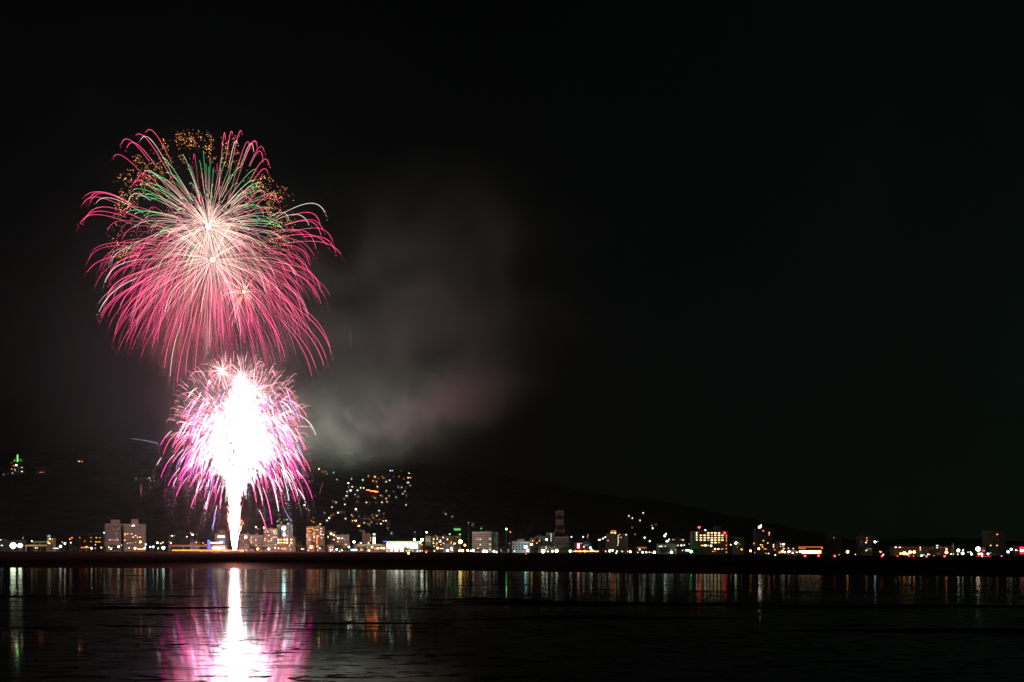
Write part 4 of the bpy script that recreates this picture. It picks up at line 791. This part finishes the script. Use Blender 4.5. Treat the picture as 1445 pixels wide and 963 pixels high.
# green neon tower on the far left slope
Yg = march(25, 656); s = PIX*Yg; gt = empty('neon_tower', P(25, 654, Yg))
m = MB(); m.bar((0,0,-6),(0,0,12*s),.6); m.build('mast', M['metal'], gt)
child('neon_tube', window_mesh('G',1.3), gt, (0,-.8,7*s), (1.9*s,.8,10*s)); child('neon_tube', window_mesh('G',.14), gt, (3.4*s,-.8,4.6*s), (4*s,.8,3.2*s)); child('neon_tube', window_mesh('G',.10), gt, (-2.6*s,-.8,4.6*s), (2.6*s,.8,5*s))
tag(gt, 'green neon tower glowing high on the slope at the far left', 'tower'); REFS.append((25,647,'green neon tower'))
REFS += [(466,731,'slanting row of lit cottages'),(502,735,'amber ribbon-windowed lodge')]
named = {(502.0,718.6):('bright white house alone in the dark middle of the slope','lone bright white house'),(529.0,673.0):('reddest villa near the top of the slope, above the blazing orange hill hotel','reddish villa'),
         (429.6,713.2):('bright greenish house alone on the bare slope beside the dome of fireworks','lone greenish house'),(450.0,662.0):('bright yellow house highest on the slope beside the falling comets','highest yellow house'),
         (579.3,674.4):('orange house touching a white one at the outer end of the lit slope','orange end house'),(506.4,742.4):('wide amber-fronted lodge lowest of the lit cluster','wide amber lodge'),
         (907.6,724.0):('highest pale house of the few above the crowned tower','highest pale house'),(52.8,666.8):('yellow-lit guesthouse with a long dim orange veranda','veranda guesthouse'),(111.5,651.2):('solitary yellow-lit lodge high on the dark ridge','solitary ridge lodge'),
         (211.0,675.0):('blue-white house in the little group beside the comets','small blue-white house'),(573.0,712.8):('yellow house by itself at the lower outer edge of the lit slope','outlying yellow house'),
         (551.0,664.6):('left half of the blue-white pair of houses topping the slope','blue-white pair'),(535.0,721.0):('blue-white house topping the dense lower cluster','blue-white cluster house'),(638.2,729.2):('amber house on the dark saddle right of the lit slope','saddle house')}
for q in HOUSES.replace('\n', '').split(';'):
    x, y, w_, h_, ck = q.split(); x, y, w_, h_ = map(float, (x, y, w_, h_))
    if (x, y) in named: REFS.append((x, y, named[(x, y)][1]))
for q in HOUSES.replace('\n', '').split(';'):
    x, y, w_, h_, ck = q.split(); x, y, w_, h_ = map(float, (x, y, w_, h_))
    Y = march(x, y)-10; s = PIX*Y; p = P(x, y, Y); S = max(7.0, w_*s*1.5, h_*s*1.6)
    root = empty('hillside_house', p, math.atan2(-p[0], p[1])*0)
    child('wall', house_body, root, (0,.3,0), (S,S,S)); child('roof', house_roof, root, (0,.3,0), (S,S,S))
    st = {'S': .75}.get(ck, 3.4 if w_ >= 1.9 else 2.0 if w_ >= 1.6 else 1.0 if w_ >= 1.4 else .5)
    if w_ >= 2.2 and h_ >= 1.9: st = 7
    if h_ <= 1.0 : st *= .35
    child('window', window_mesh(ck, round(st, 2)), root, (0,.1,0), (w_*s*.58,.35,h_*s*.62))
    if (x, y) in named: tag(root, named[(x, y)][0], 'house', 'lit houses on the hillside')
    else:
        sz = 'dim' if ck == 'S' else 'wide' if w_ >= 3 else 'bright' if st >= 3.3 else 'small' if st >= 1.9 else 'faint'
        pend(root, x, y, f'{sz} {"pinkish" if ck=="S" else CN[ck]}-lit house', 'house', 'lit houses on the hillside')

# ---------------------------------------------------------------- trees along the bank
def tree_meshes(seed):
    r = np.random.default_rng(seed); m = MB()
    lobes = [(r.normal()*.22, r.normal()*.22, .62+r.normal()*.14, r.uniform(.2,.34)) for _ in range(7)]
    for (x, y, z, q) in lobes:
        for i in range(70):
            d = r.normal(size=3); d /= np.linalg.norm(d); c = np.array([x,y,z]) + d*q*r.uniform(.55,1.05)
            u = r.normal(size=3); u /= np.linalg.norm(u); w_ = np.cross(u, d); w_ /= np.linalg.norm(w_)+1e-6; e_ = r.uniform(.025,.06); k = len(m.v)
            m.v += [tuple(c+u*e_), tuple(c+w_*e_), tuple(c-u*e_), tuple(c-w_*e_)]; m.f.append((k,k+1,k+2,k+3))
    tr = MB(); tr.bar((0,0,-.12),(.01,0,.4),.035,.022); tr.bar((.01,0,.38),(.14,.05,.66),.02,.008); tr.bar((.01,0,.38),(-.13,-.04,.7),.02,.008); tr.bar((.01,0,.38),(0,.02,.78),.018,.006)
    return m.mesh('crown', M['leaf']), tr.mesh('trunk', M['bark'])
TM = [tree_meshes(s_) for s_ in (2, 5, 9)]
TREES = [(355,10),(373,9),(360,7),(421,12),(427,11),(432,9),(454,10),(459,11),(475,12),(481,11),(486,8),(490,7),(505,8),(515,8),(573,9),(578,8),(603,11),(606,10),(599,9),(672,7),(677,6),(705,7),(711,9),(755,10),(759,9),(797,11),(802,10),(793,9),(808,8),(877,10),(880,9),(894,10),(935,10),(941,9),(990,8),(981,9),(1028,9),(1080,8),(1165,8),(1212,9),(1236,12),(1240,11),(1252,9),(1315,8),(1346,8),(1404,8),(150,9),(157,10),(161,9),(166,8),(106,8),(60,7),(252,8)]
for i, (px, h) in enumerate(TREES):
    Y = 1340 + (i*13) % 28; X = (px-722.5)*PIX*Y
    root = empty('tree', (X, Y, land_z(px, Y)-.2), i*1.7); cm, tm = TM[i % 3]
    child('crown', cm, root, (0,0,0), (h*.95,h*.95,h)); child('trunk', tm, root, (0,0,0), (h,h,h))
    py = HZ - (land_z(px, Y)+h*.6-CH)/(PIX*Y)
    pend(root, px, py, ('dark leafy tree','dark spreading tree','dark rounded tree')[i % 3], 'tree', 'trees along the waterfront')
resolve_labels()

for o in scene.objects:
    if o.parent is None and len(o.get('label','').split()) > 16: print('LONG', o.name, o['label'])
# ---------------------------------------------------------------- smoke and haze
def smoke(name, px, py, Y, rx, ry, rdepth, tilt, dens, scale, col, label, lo=.35, hi=.75, grad=None, seed=0.0, dist=.5):
    s = PIX*Y; m = MB(); n = 16
    m.lathe([(math.sin(math.pi*i/n), -math.cos(math.pi*i/n)) for i in range(n+1)], 28)
    mat = bpy.data.materials.new('smoke'); mat.use_nodes = True; t = mat.node_tree; t.nodes.clear()
    co = N(t, 'ShaderNodeTexCoord'); ln = N(t, 'ShaderNodeVectorMath', operation='LENGTH'); t.links.new(co.outputs['Object'], ln.inputs[0])
    fall = N(t, 'ShaderNodeMapRange', interpolation_type='SMOOTHSTEP'); t.links.new(ln.outputs['Value'], fall.inputs[0])
    for k, v in zip((1,2,3,4), (0.0,1.0,1.0,0.0)): fall.inputs[k].default_value = v
    f2 = N(t, 'ShaderNodeMath', operation='POWER'); t.links.new(fall.outputs[0], f2.inputs[0]); f2.inputs[1].default_value = 1.8; fall = f2
    mp = N(t, 'ShaderNodeMapping'); mp.inputs['Location'].default_value = (seed, seed*.7, -seed); mp.inputs['Scale'].default_value = (1.0, rdepth/(rx*s), ry/rx); t.links.new(co.outputs['Object'], mp.inputs[0])
    nz = N(t, 'ShaderNodeTexNoise'); nz.inputs['Scale'].default_value = scale; nz.inputs['Detail'].default_value = 5; nz.inputs['Distortion'].default_value = dist; t.links.new(mp.outputs[0], nz.inputs[0])
    r = N(t, 'ShaderNodeMapRange', interpolation_type='SMOOTHSTEP'); t.links.new(nz.outputs['Fac'], r.inputs[0])
    for k, v in zip((1,2,3,4), (lo,hi,0.12,1.0)): r.inputs[k].default_value = v
    a = N(t, 'ShaderNodeMath', operation='MULTIPLY'); t.links.new(fall.outputs[0], a.inputs[0]); t.links.new(r.outputs[0], a.inputs[1])
    if grad is not None:                              # smoke thins out upwards
        sz = N(t, 'ShaderNodeSeparateXYZ'); t.links.new(co.outputs['Object'], sz.inputs[0]); g = N(t, 'ShaderNodeMapRange', interpolation_type='SMOOTHSTEP'); t.links.new(sz.outputs['Z'], g.inputs[0])
        for k, v in zip((1,2,3,4), (-.75, .55, 1.0, grad)): g.inputs[k].default_value = v
        a2 = N(t, 'ShaderNodeMath', operation='MULTIPLY'); t.links.new(a.outputs[0], a2.inputs[0]); t.links.new(g.outputs[0], a2.inputs[1]); a = a2
    b = N(t, 'ShaderNodeMath', operation='MULTIPLY'); t.links.new(a.outputs[0], b.inputs[0]); b.inputs[1].default_value = dens
    v = N(t, 'ShaderNodeVolumeScatter'); v.inputs['Color'].default_value = col + (1,); v.inputs['Anisotropy'].default_value = .0
    t.links.new(b.outputs[0], v.inputs['Density']); o = N(t, 'ShaderNodeOutputMaterial'); t.links.new(v.outputs[0], o.inputs['Volume'])
    ob = m.build(name, mat); ob.location = tuple(P(px, py, Y)); ob.scale = (rx*s, rdepth, ry*s); ob.rotation_euler = (0, R(-tilt), 0)
    tag(ob, label, 'smoke', None, 'stuff')
smoke('smoke', 555, 562, 1330, 285, 118, 140, 14, .062, 4.2, (.50,1.0,.70), 'pale grey-green smoke bank drifting low from the fireworks over the hill', lo=.42, hi=.64, grad=.02, seed=3.6, dist=.7)  # greenish light on the smoke is put into this and the next scatter colour
smoke('smoke', 580, 440, 1340, 400, 290, 170, 25, .0056, 3.0, (.66,.92,.80), 'thin grey smoke rising and spreading away from the fireworks', lo=.40, hi=.66, seed=4.1, dist=.7)
smoke('smoke', 268, 462, 1215, 130, 110, 70, 0, .0120, 2.2, (.95,.32,.29), 'reddish smoke hanging under the largest pink burst', lo=.36, hi=.66, seed=2.2)  # red glow of the burst put into the scatter colour
smoke('smoke', 335, 575, 1225, 165, 140, 80, 0, .0140, 2.4, (.95,.52,.62), 'pink-tinted smoke wrapped around the white-hot dome', lo=.34, hi=.68, seed=6.2)  # pink firework light is put into the scatter colour
smoke('smoke', 250, 470, 1260, 420, 400, 220, 0, .0008, 1.6, (.80,.78,.95), 'faint mauve smoke veil filling the air all round the bursts', lo=.30, hi=.75, seed=8.4)
hz = MB().box(-3800, 3800, -420, 5700, -2, 640)
hm = bpy.data.materials.new('haze'); hm.use_nodes = True; t = hm.node_tree; t.nodes.clear()
v = N(t, 'ShaderNodeVolumePrincipled'); v.inputs['Color'].default_value = (.55,.80,.82,1); v.inputs['Density'].default_value = .00004
o = N(t, 'ShaderNodeOutputMaterial'); t.links.new(v.outputs[0], o.inputs['Volume'])
hb = hz.build('haze', hm); tag(hb, kind='stuff')
